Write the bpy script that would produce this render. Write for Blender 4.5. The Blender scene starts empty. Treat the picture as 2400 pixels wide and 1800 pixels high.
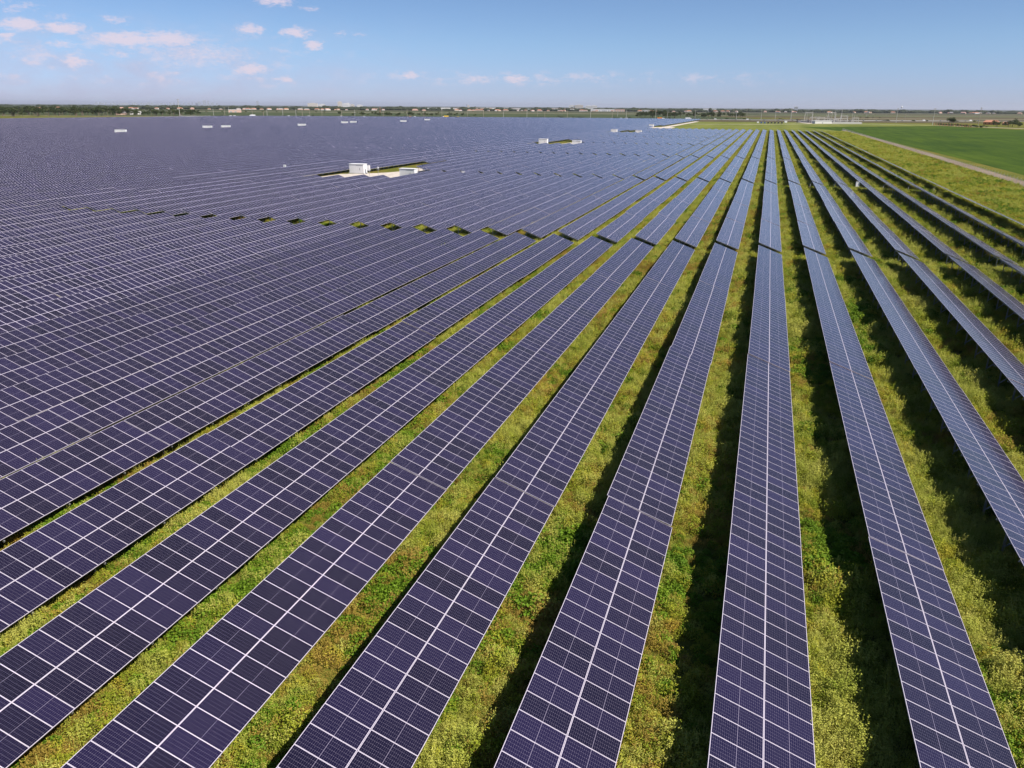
import bpy, math, random
import numpy as np
from mathutils import Matrix, Vector
R = math.radians
random.seed(7)
rng = np.random.default_rng(11)
scn = bpy.context.scene
C = scn.collection

# ------------------------------------------------------------------ camera
CAM_H = 23.285; YAW = .3084; PITCH = -.3491; ROLL = .0060; FPX = 1786.4      # focal length in pixels of a 2400 px wide frame
fw = Vector((-math.sin(YAW)*math.cos(PITCH), math.cos(YAW)*math.cos(PITCH), math.sin(PITCH)))
rt = fw.cross(Vector((0, 0, 1))).normalized(); up = rt.cross(fw)
r2 = rt*math.cos(ROLL)+up*math.sin(ROLL); u2 = up*math.cos(ROLL)-rt*math.sin(ROLL)
cd = bpy.data.cameras.new('camera'); cam = bpy.data.objects.new('camera', cd); C.objects.link(cam)
cd.sensor_width = 36; cd.lens = 36*FPX/2400; cd.clip_start = .5; cd.clip_end = 120000
m = Matrix((r2, u2, -fw)).transposed().to_4x4(); m.translation = Vector((0, 0, CAM_H)); cam.matrix_world = m
scn.camera = cam

def project(x, y, z):
    v = Vector((x, y, z-CAM_H)); d = v.dot(fw)
    if d < 1: return None
    return 512+FPX*.42667*v.dot(r2)/d, 384-FPX*.42667*v.dot(u2)/d, d

# ------------------------------------------------------------------ light
SUN_EL, SUN_AZ = 50.0, 106.0          # azimuth from +Y towards +X
scn.view_settings.view_transform = 'Standard'; scn.view_settings.look = 'None'
scn.view_settings.exposure = 0.5; scn.view_settings.gamma = 1
scn.cycles.max_bounces = 5; scn.cycles.diffuse_bounces = 1; scn.cycles.glossy_bounces = 2; scn.cycles.transmission_bounces = 2; scn.cycles.transparent_max_bounces = 6; scn.cycles.volume_bounces = 0
sd = bpy.data.lights.new('sun', 'SUN'); sd.energy = 5.0; sd.angle = R(.53); sd.color = (1, .93, .84)
so = bpy.data.objects.new('sun', sd); C.objects.link(so)
sv = Vector((math.sin(R(SUN_AZ))*math.cos(R(SUN_EL)), math.cos(R(SUN_AZ))*math.cos(R(SUN_EL)), math.sin(R(SUN_EL))))
so.rotation_euler = sv.to_track_quat('Z', 'Y').to_euler(); so.location = (0, 0, 80)

CLOUDS = [(-48.14, 4.38, 0.87, 0.32, 1), (-47.96, 5.38, 0.87, 0.23, 0.5), (-48.46, 5.22, 0.54, 0.22, 0.5), (-45.89, 4.31, 1.05, 0.28, 1), (-49.01, 3.72, 0.64, 0.19, 0.8), (-46.1, 4.92, 0.79, 0.19, 0.4), (-43.12, 4.88, 0.83, 0.21, 0.6), (-42.7, 3.8, 1.84, 0.36, 1), (-40.16, 3.89, 1.52, 0.44, 0.9), (-38.34, 3.07, 2.89, 0.6, 0.55), (-39.49, 2.51, 2.33, 0.35, 0.4), (-35.36, 2.21, 0.92, 0.26, 1), (-33.21, 1.63, 0.61, 0.19, 0.9), (-43.21, 2.93, 0.6, 0.17, 0.6), (-45.66, 2.44, 0.56, 0.34, 0.9), (-47.81, 3.01, 0.94, 0.36, 0.45), (-46.23, 3.4, 0.64, 0.22, 0.6), (-35.07, 4.65, 0.8, 0.3, 0.8), (-32.28, 4.53, 0.82, 0.28, 1), (-31.22, 3.78, 0.61, 0.29, 1), (-33.5, 6.3, 1.03, 0.23, 0.8), (-31.26, 5.98, 0.55, 0.15, 0.5), (-29.35, 4.5, 0.36, 0.15, 0.5), (-28.11, 4.52, 0.37, 0.16, 0.4), (-24.9, 2.0, 0.64, 0.22, 0.8), (-20.42, 1.74, 1.43, 0.22, 0.6), (-17.5, 1.79, 0.83, 0.22, 0.8), (-14.82, 1.8, 1.19, 0.14, 0.45), (-11.86, 1.86, 1.17, 0.14, 0.4), (-4.64, 1.92, 1.13, 0.19, 0.4), (-41.41, 1.76, 0.63, 0.2, 0.5), (-40.4, 1.42, 1.28, 0.18, 0.35), (-35.88, 3.31, 0.67, 0.18, 0.4), (-37.15, 2.64, 1.06, 0.25, 0.4)]

class NT:
    def __init__(s, tree): s.t = tree
    def n(s, typ, **kw):
        nd = s.t.nodes.new(typ)
        for k, v in kw.items(): setattr(nd, k, v)
        return nd
    def put(s, sock, v):
        if v is None: return
        if hasattr(v, 'is_output'): s.t.links.new(v, sock)
        else: sock.default_value = v
    def m(s, op, a, b=None, c=None, clamp=False):
        nd = s.n('ShaderNodeMath', operation=op, use_clamp=clamp)
        for i, v in enumerate((a, b, c)): s.put(nd.inputs[i], v)
        return nd.outputs[0]
    def vm(s, op, a, b=None, out=0):
        nd = s.n('ShaderNodeVectorMath', operation=op)
        s.put(nd.inputs[0], a)
        if b is not None: s.put(nd.inputs[1], b)
        return nd.outputs[out]
    def mix(s, f, a, b, typ='MIX'):
        nd = s.n('ShaderNodeMix', data_type='RGBA', blend_type=typ)
        s.put(nd.inputs[0], f); s.put(nd.inputs[6], a if not isinstance(a, tuple) else (*a, 1)); s.put(nd.inputs[7], b if not isinstance(b, tuple) else (*b, 1))
        return nd.outputs[2]
    def noise(s, vec, scale, detail=4, rough=.55, out=0, w=None):
        nd = s.n('ShaderNodeTexNoise'); s.put(nd.inputs['Vector'], vec)
        nd.inputs['Scale'].default_value = scale; nd.inputs['Detail'].default_value = detail; nd.inputs['Roughness'].default_value = rough
        return nd.outputs[out]
    def ss(s, v, a, b):
        nd = s.n('ShaderNodeMapRange', interpolation_type='SMOOTHSTEP')
        s.put(nd.inputs[0], v); nd.inputs[1].default_value = a; nd.inputs[2].default_value = b
        return nd.outputs[0]
    def ramp(s, v, stops):
        nd = s.n('ShaderNodeValToRGB'); s.put(nd.inputs[0], v); cr = nd.color_ramp
        while len(cr.elements) < len(stops): cr.elements.new(.5)
        for e, (p, c) in zip(cr.elements, stops): e.position = p; e.color = (*c, 1)
        return nd.outputs[0]

w = bpy.data.worlds.new('World'); scn.world = w; w.use_nodes = True
nt = NT(w.node_tree); w.node_tree.nodes.clear()
sky = nt.n('ShaderNodeTexSky', sky_type='NISHITA', sun_disc=False, sun_elevation=R(SUN_EL), sun_rotation=R(SUN_AZ), altitude=0, air_density=.6, dust_density=.2, ozone_density=2.5)
tc = nt.n('ShaderNodeTexCoord'); sx = nt.n('ShaderNodeSeparateXYZ'); w.node_tree.links.new(tc.outputs['Generated'], sx.inputs[0])
az = nt.m('MULTIPLY', nt.m('ARCTAN2', sx.outputs[0], sx.outputs[1]), 57.2958)
el = nt.m('MULTIPLY', nt.m('ARCSINE', sx.outputs[2]), 57.2958)
cx = nt.n('ShaderNodeCombineXYZ'); nt.put(cx.inputs[0], az); nt.put(cx.inputs[1], nt.m('MULTIPLY', el, 2.2))
warp = nt.noise(cx.outputs[0], 1.15, 7, .62, out=1)
warp = nt.vm('SUBTRACT', warp, (.5, .5, .5))
wv = nt.vm('MULTIPLY', warp, (2.4, .75, 0))
c2 = nt.n('ShaderNodeCombineXYZ'); nt.put(c2.inputs[0], az); nt.put(c2.inputs[1], el)
pos = nt.vm('ADD', c2.outputs[0], wv)
acc = None
for a, e, da, de, s in CLOUDS:
    v = nt.vm('MULTIPLY', nt.vm('SUBTRACT', pos, (a, e, 0)), (.72/da, .72/de, 0))
    l = nt.vm('LENGTH', v, out=1)
    g = nt.m('MULTIPLY', nt.m('SUBTRACT', 1.25, l, clamp=True), s)
    acc = g if acc is None else nt.m('MAXIMUM', acc, g)
fine = nt.noise(cx.outputs[0], 3.2, 6, .6)
cm = nt.m('MULTIPLY', nt.ss(nt.m('ADD', acc, nt.m('MULTIPLY', nt.m('SUBTRACT', fine, .5), 1.1)), .12, .95), nt.ss(acc, 0, .2))
wisp = nt.m('MULTIPLY', nt.ss(nt.noise(cx.outputs[0], .62, 7, .62), .50, .72), nt.m('MULTIPLY', nt.ss(az, -24, -40), nt.m('MULTIPLY', nt.ss(el, .6, 1.6), nt.ss(el, 5.2, 3.2))))
band = nt.m('MULTIPLY', nt.ss(nt.noise(cx.outputs[0], .8, 6, .6), .47, .68), nt.m('MULTIPLY', nt.ss(el, 1.2, 1.6), nt.ss(el, 2.5, 2.0)))
band = nt.m('MULTIPLY', band, nt.m('MULTIPLY', nt.ss(az, -32, -24), nt.ss(az, 4, -6)))
cm = nt.m('MAXIMUM', cm, nt.m('MAXIMUM', nt.m('MULTIPLY', wisp, .75), nt.m('MULTIPLY', band, .55)))
# broad thin veil low on the left
veil = nt.m('MULTIPLY', nt.ss(az, -14, -48), nt.m('MULTIPLY', nt.ss(el, 7, 0.5), nt.ss(nt.noise(cx.outputs[0], .35, 5, .6), .2, .8)))
skyc = nt.mix(1.0, sky.outputs[0], nt.mix(nt.ss(el, 4.5, 0), (.95, 1.04, 1.16), (.84, .83, 1.11)), 'MULTIPLY')
skyc = nt.mix(nt.m('MULTIPLY', veil, .8), skyc, (5.2, 5.2, 7.0))
skyc = nt.mix(nt.m('MULTIPLY', cm, .74), skyc, (8.4, 7.1, 7.9))
bg = nt.n('ShaderNodeBackground'); nt.put(bg.inputs[0], skyc); bg.inputs[1].default_value = .071
wo = nt.n('ShaderNodeOutputWorld'); w.node_tree.links.new(bg.outputs[0], wo.inputs[0])

# ------------------------------------------------------------------ materials
def mat(name, build=None, col=(.5, .5, .5), rough=.7, metal=0, spec=.5):
    ma = bpy.data.materials.new(name); ma.use_nodes = True
    t = NT(ma.node_tree); b = ma.node_tree.nodes['Principled BSDF']
    b.inputs['Base Color'].default_value = (*col, 1); b.inputs['Roughness'].default_value = rough
    b.inputs['Metallic'].default_value = metal; b.inputs['Specular IOR Level'].default_value = spec
    if build: build(t, b)
    return ma

def worn(name, col, var=.15, scale=2., rough=.6, metal=0):
    def f(t, b):
        g = t.n('ShaderNodeNewGeometry')
        n = t.noise(g.outputs['Position'], scale, 5, .6)
        lo = tuple(c*(1-var) for c in col); hi = tuple(min(1, c*(1+var)) for c in col)
        t.put(b.inputs['Base Color'], t.mix(n, lo, hi))
    return mat(name, f, col, rough, metal)

def cell_build(t, b):
    uv = t.n('ShaderNodeUVMap'); s = t.n('ShaderNodeSeparateXYZ'); t.t.links.new(uv.outputs[0], s.inputs[0])
    U, V = s.outputs[0], s.outputs[1]
    fu = t.m('FRACT', U); fv = t.m('FRACT', V)
    Lm, Wm = 1.965, 1.014
    du = t.m('MULTIPLY', t.m('SUBTRACT', .5, t.m('ABSOLUTE', t.m('SUBTRACT', fu, .5))), Lm)   # metres to the short ends
    dv = t.m('MULTIPLY', t.m('SUBTRACT', .5, t.m('ABSOLUTE', t.m('SUBTRACT', fv, .5))), Wm)
    frame = t.m('MAXIMUM', t.m('LESS_THAN', du, .021), t.m('LESS_THAN', dv, .026))
    # cells: 24 half cells along the long side, 6 along the short side
    cu = t.m('DIVIDE', t.m('SUBTRACT', du, .022), (Lm/2-.022-.006)/12)
    cv = t.m('DIVIDE', t.m('SUBTRACT', dv, .024), (Wm/2-.024)/3)
    gu = t.m('ABSOLUTE', t.m('SUBTRACT', t.m('FRACT', cu), .5)); gv = t.m('ABSOLUTE', t.m('SUBTRACT', t.m('FRACT', cv), .5))
    eu = t.m('MULTIPLY', t.m('SUBTRACT', .5, gu), .079); ev = t.m('MULTIPLY', t.m('SUBTRACT', .5, gv), .16)  # metres to the cell edge
    line = t.m('MAXIMUM', t.m('LESS_THAN', eu, .0012), t.m('LESS_THAN', ev, .0018))
    line = t.m('MAXIMUM', line, t.m('LESS_THAN', t.m('ADD', eu, ev), .0095))                  # chamfered corners
    mid = t.m('LESS_THAN', t.m('ABSOLUTE', t.m('MULTIPLY', t.m('SUBTRACT', fu, .5), Lm)), .0085)
    line = t.m('MAXIMUM', line, mid)
    # bus bars run along the long side
    bb = t.m('LESS_THAN', t.m('ABSOLUTE', t.m('SUBTRACT', t.m('FRACT', t.m('MULTIPLY', cv, 5)), .5)), .03)
    wn = t.n('ShaderNodeTexWhiteNoise', noise_dimensions='3D')
    oi = t.n('ShaderNodeObjectInfo')
    cc = t.n('ShaderNodeCombineXYZ'); t.put(cc.inputs[0], t.m('FLOOR', U)); t.put(cc.inputs[1], t.m('FLOOR', V)); t.put(cc.inputs[2], oi.outputs['Random'])
    t.t.links.new(cc.outputs[0], wn.inputs[0])
    cell = t.mix(wn.outputs[0], (.0025, .0018, .0120), (.0100, .0070, .0350))
    g = t.n('ShaderNodeNewGeometry')
    dust = t.noise(g.outputs['Position'], .16, 4, .6)
    cell = t.mix(t.m('MULTIPLY', dust, .014), cell, (.34, .28, .34))
    cell = t.mix(t.m('MULTIPLY', bb, .18), cell, (.16, .14, .22))
    c = t.mix(t.m('MULTIPLY', line, .46), cell, (.46, .41, .54))
    c = t.mix(frame, c, (.66, .60, .73))
    t.put(b.inputs['Base Color'], c)
    t.put(b.inputs['Roughness'], t.m('ADD', t.m('MULTIPLY', frame, .2), .16))
    b.inputs['IOR'].default_value = 1.40; b.inputs['Sheen Weight'].default_value = .15; b.inputs['Sheen Roughness'].default_value = .45; b.inputs['Sheen Tint'].default_value = (1, .90, .92, 1); b.inputs['Specular Tint'].default_value = (.84, .85, 1, 1)
M_CELL = mat('solar_cells', cell_build)
M_ALU = worn('anodised_frame', (.68, .62, .69), .06, 3, .45, .3)
M_BACK = worn('backsheet', (.10, .095, .10), .1, 2, .8)  # white backsheet darkened: shade under the panels is put into the colour
M_STEEL = worn('galvanised_steel', (.42, .42, .43), .18, 5, .5, .7)

def veg_mat(name, stops, scale, patch=True):
    def f(t, b):
        g = t.n('ShaderNodeNewGeometry'); oi = t.n('ShaderNodeObjectInfo')
        n1 = t.noise(g.outputs['Position'], .22, 4, .65)
        n2 = t.noise(g.outputs['Position'], scale, 4, .6)
        v = t.m('ADD', t.m('MULTIPLY', n1, .9), t.m('ADD', t.m('MULTIPLY', n2, .35), t.m('MULTIPLY', oi.outputs['Random'], .3)))
        v = t.m('SUBTRACT', v, .27)
        t.put(b.inputs['Base Color'], t.ramp(v, stops))
        t.put(b.inputs['Subsurface Weight'], 0.0)
        tr = t.n('ShaderNodeBsdfTranslucent'); t.put(tr.inputs[0], t.ramp(v, stops))
        mx = t.n('ShaderNodeMixShader'); mx.inputs[0].default_value = .2
        t.t.links.new(b.outputs[0], mx.inputs[1]); t.t.links.new(tr.outputs[0], mx.inputs[2])
        out = t.t.nodes['Material Output']; t.t.links.new(mx.outputs[0], out.inputs[0])
    return mat(name, f, rough=.75, spec=.25)
GS = [(.15, (.11, .17, .010)), (.34, (.21, .27, .018)), (.52, (.35, .37, .030)), (.66, (.46, .41, .045)), (.78, (.42, .27, .038)), (.92, (.40, .19, .048))]
M_WEED = veg_mat('weed_leaves', GS, 1.2)
M_WEED2 = veg_mat('pale_weed_leaves', [(.15, (.23, .30, .030)), (.4, (.40, .43, .065)), (.65, (.53, .52, .11)), (.9, (.50, .41, .09))], 1.2)
M_WEED3 = veg_mat('broad_green_leaves', [(.15, (.07, .15, .007)), (.5, (.14, .24, .012)), (.9, (.22, .30, .022))], 1.2)
M_DRY = veg_mat('dry_brown_stalks', [(.15, (.26, .18, .028)), (.5, (.37, .27, .048)), (.9, (.42, .26, .07))], 1.2)
M_BARK = worn('bark', (.16, .12, .09), .3, 3, .9)

def ground_build(t, b):
    g = t.n('ShaderNodeNewGeometry'); p = g.outputs['Position']
    n1 = t.noise(p, .09, 5, .6); n2 = t.noise(p, .9, 6, .65); n3 = t.noise(p, .011, 4, .6)
    v = t.m('ADD', t.m('MULTIPLY', n1, .55), t.m('ADD', t.m('MULTIPLY', n2, .35), t.m('MULTIPLY', n3, .3)))
    c = t.ramp(v, [(.36, (.035, .05, .009)), (.48, (.075, .09, .013)), (.60, (.13, .135, .02)), (.72, (.17, .125, .03)), (.82, (.22, .17, .08))])
    t.put(b.inputs['Base Color'], c)
    bp = t.n('ShaderNodeBump'); bp.inputs['Strength'].default_value = .8; bp.inputs['Distance'].default_value = .5
    t.put(bp.inputs['Height'], n2); t.t.links.new(bp.outputs[0], b.inputs['Normal'])
M_GROUND = mat('weedy_ground', ground_build, rough=.95, spec=.1)

def field_mat(name, lo, hi, axis=0, period=.6, stretch=(1, .06, 1), bump=.3, nscale=.15):
    def f(t, b):
        g = t.n('ShaderNodeNewGeometry'); p = g.outputs['Position']
        a = t.vm('MULTIPLY', p, stretch)
        n = t.noise(a, nscale, 6, .65); n2 = t.noise(p, .5, 5, .7); n3 = t.noise(p, .012, 4, .6)
        v = t.m('ADD', t.m('MULTIPLY', n, .4), t.m('ADD', t.m('MULTIPLY', n2, .25), t.m('MULTIPLY', n3, .35)))
        t.put(b.inputs['Base Color'], t.mix(t.ss(v, .36, .64), lo, hi))
    return mat(name, f, rough=.95, spec=.1)
M_CROP = field_mat('crop_rows', (.022, .050, .003), (.066, .106, .006))
M_F_GREEN = field_mat('far_green_field', (.038, .055, .022), (.075, .090, .036), nscale=.02)
M_F_TAN = field_mat('far_dry_field', (.13, .12, .07), (.20, .17, .11), nscale=.02)
M_F_BROWN = field_mat('far_brown_field', (.066, .058, .028), (.115, .094, .05), nscale=.02)
M_F_PALE = field_mat('far_pale_green_field', (.085, .094, .042), (.13, .137, .07), nscale=.02)
M_VERGE = field_mat('verge_grass', (.10, .125, .02), (.19, .20, .045), nscale=.05)
M_SAND = field_mat('limestone_gravel', (.42, .37, .32), (.60, .54, .47), nscale=.5, stretch=(1, 1, 1))
M_TRACK = field_mat('dirt_track', (.19, .14, .10), (.32, .25, .19), nscale=.4, stretch=(1, .2, 1))
M_ASPH = worn('old_asphalt', (.30, .29, .28), .2, .3, .9)
M_CONC = worn('pale_concrete', (.44, .43, .41), .12, .8, .8)
M_WHITE = worn('white_paint', (.80, .79, .78), .06, 1, .5)
M_GREY = worn('grey_paint', (.36, .37, .38), .1, 1, .5)
M_DARK = worn('dark_recess', (.03, .03, .035), .1, 1, .5)
M_GLASSD = mat('dark_glass', col=(.02, .025, .03), rough=.1)
M_TYRE = mat('tyre_rubber', col=(.02, .02, .02), rough=.9)
M_WOOD = worn('weathered_pole', (.34, .29, .23), .2, .6, .9)
M_POLEC = worn('concrete_pole', (.46, .45, .42), .1, .6, .8)
M_ROOF = [worn('terracotta_roof', (.42, .19, .12), .15, .3, .8), worn('pink_roof', (.50, .30, .25), .12, .3, .8), worn('grey_roof', (.30, .29, .29), .12, .3, .8), worn('white_roof', (.78, .77, .76), .05, .3, .7)]
M_WALLS = [worn('cream_wall', (.62, .54, .44), .08, .3, .8), worn('white_wall', (.72, .70, .68), .06, .3, .8), worn('peach_wall', (.62, .42, .33), .08, .3, .8)]

# ------------------------------------------------------------------ helpers
class MB:
    """collects faces of several materials into one mesh"""
    def __init__(s): s.v = []; s.f = []; s.mi = []; s.uv = []
    def quad(s, a, b, c, d, mi=0, uv=None):
        n = len(s.v); s.v += [a, b, c, d]; s.f.append((n, n+1, n+2, n+3)); s.mi.append(mi)
        s.uv += list(uv) if uv else [(0, 0)]*4
    def tri(s, a, b, c, mi=0):
        n = len(s.v); s.v += [a, b, c]; s.f.append((n, n+1, n+2)); s.mi.append(mi); s.uv += [(0, 0)]*3
    def box(s, x0, x1, y0, y1, z0, z1, mi=0, top=None):
        p = [(x, y, z) for z in (z0, z1) for y in (y0, y1) for x in (x0, x1)]
        for k, f in enumerate(((0, 2, 3, 1), (4, 5, 7, 6), (0, 1, 5, 4), (2, 6, 7, 3), (0, 4, 6, 2), (1, 3, 7, 5))):
            s.quad(*[p[i] for i in f], mi=(top if (k == 1 and top is not None) else mi))
    def beam(s, a, b, wx, wy=None, mi=0):
        a = Vector(a); b = Vector(b); wy = wy or wx
        d = (b-a).normalized(); r = Vector((1, 0, 0)) if abs(d.x) < .9 else Vector((0, 1, 0))
        q = d.cross(r).normalized(); r = q.cross(d).normalized()
        q = q*wy/2; r = r*wx/2
        p = [a-r-q, a+r-q, a+r+q, a-r+q, b-r-q, b+r-q, b+r+q, b-r+q]
        for f in ((3, 2, 1, 0), (4, 5, 6, 7), (0, 1, 5, 4), (1, 2, 6, 5), (2, 3, 7, 6), (3, 0, 4, 7)): s.quad(*[tuple(p[i]) for i in f], mi=mi)
    def cyl(s, a, b, r0, r1=None, n=8, mi=0, caps=True):
        a = Vector(a); b = Vector(b); r1 = r0 if r1 is None else r1
        d = (b-a).normalized(); r = Vector((1, 0, 0)) if abs(d.x) < .9 else Vector((0, 1, 0))
        q = d.cross(r).normalized(); r = q.cross(d).normalized()
        A = [a+(r*math.cos(t)+q*math.sin(t))*r0 for t in [2*math.pi*i/n for i in range(n)]]
        B = [b+(r*math.cos(t)+q*math.sin(t))*r1 for t in [2*math.pi*i/n for i in range(n)]]
        for i in range(n):
            j = (i+1) % n; s.quad(tuple(A[i]), tuple(A[j]), tuple(B[j]), tuple(B[i]), mi)
        if caps:
            for i in range(1, n-1):
                s.tri(tuple(B[0]), tuple(B[i]), tuple(B[i+1]), mi); s.tri(tuple(A[0]), tuple(A[i+1]), tuple(A[i]), mi)
    def mesh(s, name, mats):
        me = bpy.data.meshes.new(name); me.from_pydata(s.v, [], s.f)
        for q in mats: me.materials.append(q)
        me.polygons.foreach_set('material_index', s.mi)
        if any(u != (0, 0) for u in s.uv[:4000]) or any(u != (0, 0) for u in s.uv[-400:]):
            l = me.uv_layers.new(name='UVMap'); l.data.foreach_set('uv', np.array(s.uv, dtype=np.float32).ravel())
        me.update(); return me

def obj(name, me, parent=None, loc=(0, 0, 0), rot=(0, 0, 0)):
    o = bpy.data.objects.new(name, me); C.objects.link(o); o.location = loc; o.rotation_euler = rot
    if parent: o.parent = parent
    return o
def tag(o, label, cat, group=None, kind=None):
    o['label'] = label; o['category'] = cat
    if group: o['group'] = group
    if kind: o['kind'] = kind
    return o
def sheet(name, pts, z, material, kind='structure', div=0):
    me = bpy.data.meshes.new(name); me.from_pydata([(x, y, z) for x, y in pts], [], [tuple(range(len(pts)))])
    me.materials.append(material); me.update()
    o = obj(name, me); o['kind'] = kind
    if me.polygons[0].normal.z < 0: me.flip_normals()
    return o
def strip(name, line, width, z, material):
    L = [Vector((x, y)) for x, y in line]; a = []; b = []
    for i, p in enumerate(L):
        d = (L[min(i+1, len(L)-1)]-L[max(i-1, 0)]).normalized(); n = Vector((-d.y, d.x))*width/2
        a.append(p+n); b.append(p-n)
    v = [(p.x, p.y, z) for p in a]+[(p.x, p.y, z) for p in b]; n = len(L)
    me = bpy.data.meshes.new(name); me.from_pydata(v, [], [(i+n, i+1+n, i+1, i) for i in range(n-1)])
    me.materials.append(material); me.update(); o = obj(name, me); o['kind'] = 'structure'; return o
ORD = 'zeroth first second third fourth fifth sixth seventh eighth ninth tenth eleventh twelfth thirteenth fourteenth fifteenth sixteenth seventeenth eighteenth nineteenth twentieth'.split()
TENS = {20: 'twenty', 30: 'thirty', 40: 'forty', 50: 'fifty', 60: 'sixty', 70: 'seventy', 80: 'eighty', 90: 'ninety'}
def ordinal(n):
    if n <= 20: return ORD[n]
    if n % 10 == 0 and n in TENS: return TENS[n][:-1]+'ieth'
    if n < 100: return TENS[n//10*10]+'-'+ORD[n % 10]
    return '%dth' % n
# frame of the far land: d metres straight out from the camera, s metres to the right
FH = Vector((-math.sin(YAW), math.cos(YAW))); RH = Vector((math.cos(YAW), math.sin(YAW)))
def far(d, s): q = FH*d+RH*s; return (q.x, q.y)
def polar(az_deg, dist): return (math.sin(R(az_deg))*dist, math.cos(R(az_deg))*dist)

# ------------------------------------------------------------------ ground, fields, roads
sheet('ground', [(-60000, -3000), (60000, -3000), (60000, 60000), (-60000, 60000)], 0, M_GROUND)
sheet('crop_field', [(36, 1141), (116, 1190), (237, 1317), (300, 1100), (620, 330), (620, -80), (95, -80), (93, 437), (84, 800), (76, 900), (66, 1000)], .02, M_CROP)
strip('dirt_track', [(83, -80), (83, 300), (84, 437), (84, 620), (83, 800), (81, 900), (80, 985)], 5.0, .03, M_TRACK)
for nm, d0, d1, s0, s1, z, mt in (
        ('farmland', 1745, 2820, -9000, 560, .10, M_F_GREEN), ('farmland', 2820, 2990, -9000, 900, .12, M_F_TAN),
        ('farmland', 2990, 3350, -9000, 1400, .10, M_F_GREEN), ('farmland', 3350, 3480, -9000, 3000, .12, M_F_BROWN), ('farmland', 3480, 3950, -9000, 2600, .10, M_F_GREEN),
        ('farmland', 3950, 4350, -9000, 2600, .13, M_F_BROWN), ('farmland', 1640, 1900, 570, 5000, .11, M_F_BROWN),
        ('farmland', 1900, 2080, 700, 5000, .12, M_F_TAN), ('farmland', 2080, 2500, 570, 6000, .11, M_F_BROWN), ('farmland', 2500, 2980, 560, 6000, .12, M_F_PALE),
        ('farmland', 2995, 3345, 1405, 6000, .12, M_F_BROWN), ('farmland', 3485, 4100, 2605, 9000, .12, M_F_GREEN), ('farmland', 1420, 1640, 330, 900, .10, M_F_BROWN)):
    sheet(nm, [far(d0, s0), far(d0, s1), far(d1, s1), far(d1, s0)], z, mt)
sheet('farmland', [far(4350, -30000), far(4350, 30000), far(58000, 56000), far(58000, -56000)], .14, mat('far_plain', col=(.045, .055, .035), rough=.95))
sheet('verge', [(-128, 892), (56, 892), (78, 985), (60, 1060), (36, 1141), (116, 1195), (237, 1330), (240, 1420), (40, 1660), (-120, 1612), (-122, 1580), (-126, 1000)], .012, M_VERGE)
strip('gravel_path', [(-124, 905), (-125, 1000), (-125, 1300), (-125, 1560)], 9, .05, M_SAND)
strip('gravel_path', [(-115, 1230), (-40, 1260), (40, 1340), (140, 1400), (240, 1370), (330, 1160)], 9, .05, M_SAND)
ROAD = [(-2400, 600), (-1700, 1120), (-1170, 1400), (-880, 1532), (-556, 1640), (-300, 1684), (-69, 1712), (150, 1760), (400, 1880), (800, 2160), (1400, 2600)]
strip('highway', ROAD, 26, .15, M_ASPH)
strip('road_marking', ROAD, .8, .20, M_WHITE)
def offset(line, dist):
    L = [Vector(p) for p in line]; out = []
    for i, p in enumerate(L):
        d = (L[min(i+1, len(L)-1)]-L[max(i-1, 0)]).normalized(); n = Vector((d.y, -d.x)); q = p+n*dist; out.append((q.x, q.y))
    return out
def along(line, step, start=0):
    out = []; carry = start
    for a, b in zip(line[:-1], line[1:]):
        a = Vector(a); b = Vector(b); L = (b-a).length; t = carry
        while t < L: q = a+(b-a)*t/L; out.append((q.x, q.y, math.atan2(b.y-a.y, b.x-a.x))); t += step
        carry = t-L
    return out
strip('tan_road', [far(2860, -6000), far(2900, -1300), far(3240, 700), far(3400, 2500)], 30, .3, M_SAND)

# white barrier between the solar farm and the highway
bar = bpy.data.objects.new('road_barrier', None); C.objects.link(bar); bl = offset(ROAD[2:9], 16)
bar.location = (bl[0][0], bl[0][1], 0)
tag(bar, 'long low white concrete barrier running along the highway behind the solar field', 'barrier')
mb = MB()
for a, b in zip(bl[:-1], bl[1:]): mb.beam((a[0]-bl[0][0], a[1]-bl[0][1], .75), (b[0]-bl[0][0], b[1]-bl[0][1], .75), .35, 1.3)
obj('rail', mb.mesh('rail', [M_CONC]), bar)
mb = MB()
for x, y, a in along(bl, 28): mb.box(x-bl[0][0]-.9, x-bl[0][0]+.9, y-bl[0][1]-1.2, y-bl[0][1]-.4, 0, 2.3)
o = obj('post', mb.mesh('post', [M_GREY]), bar); o['kind'] = 'stuff'

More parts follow.
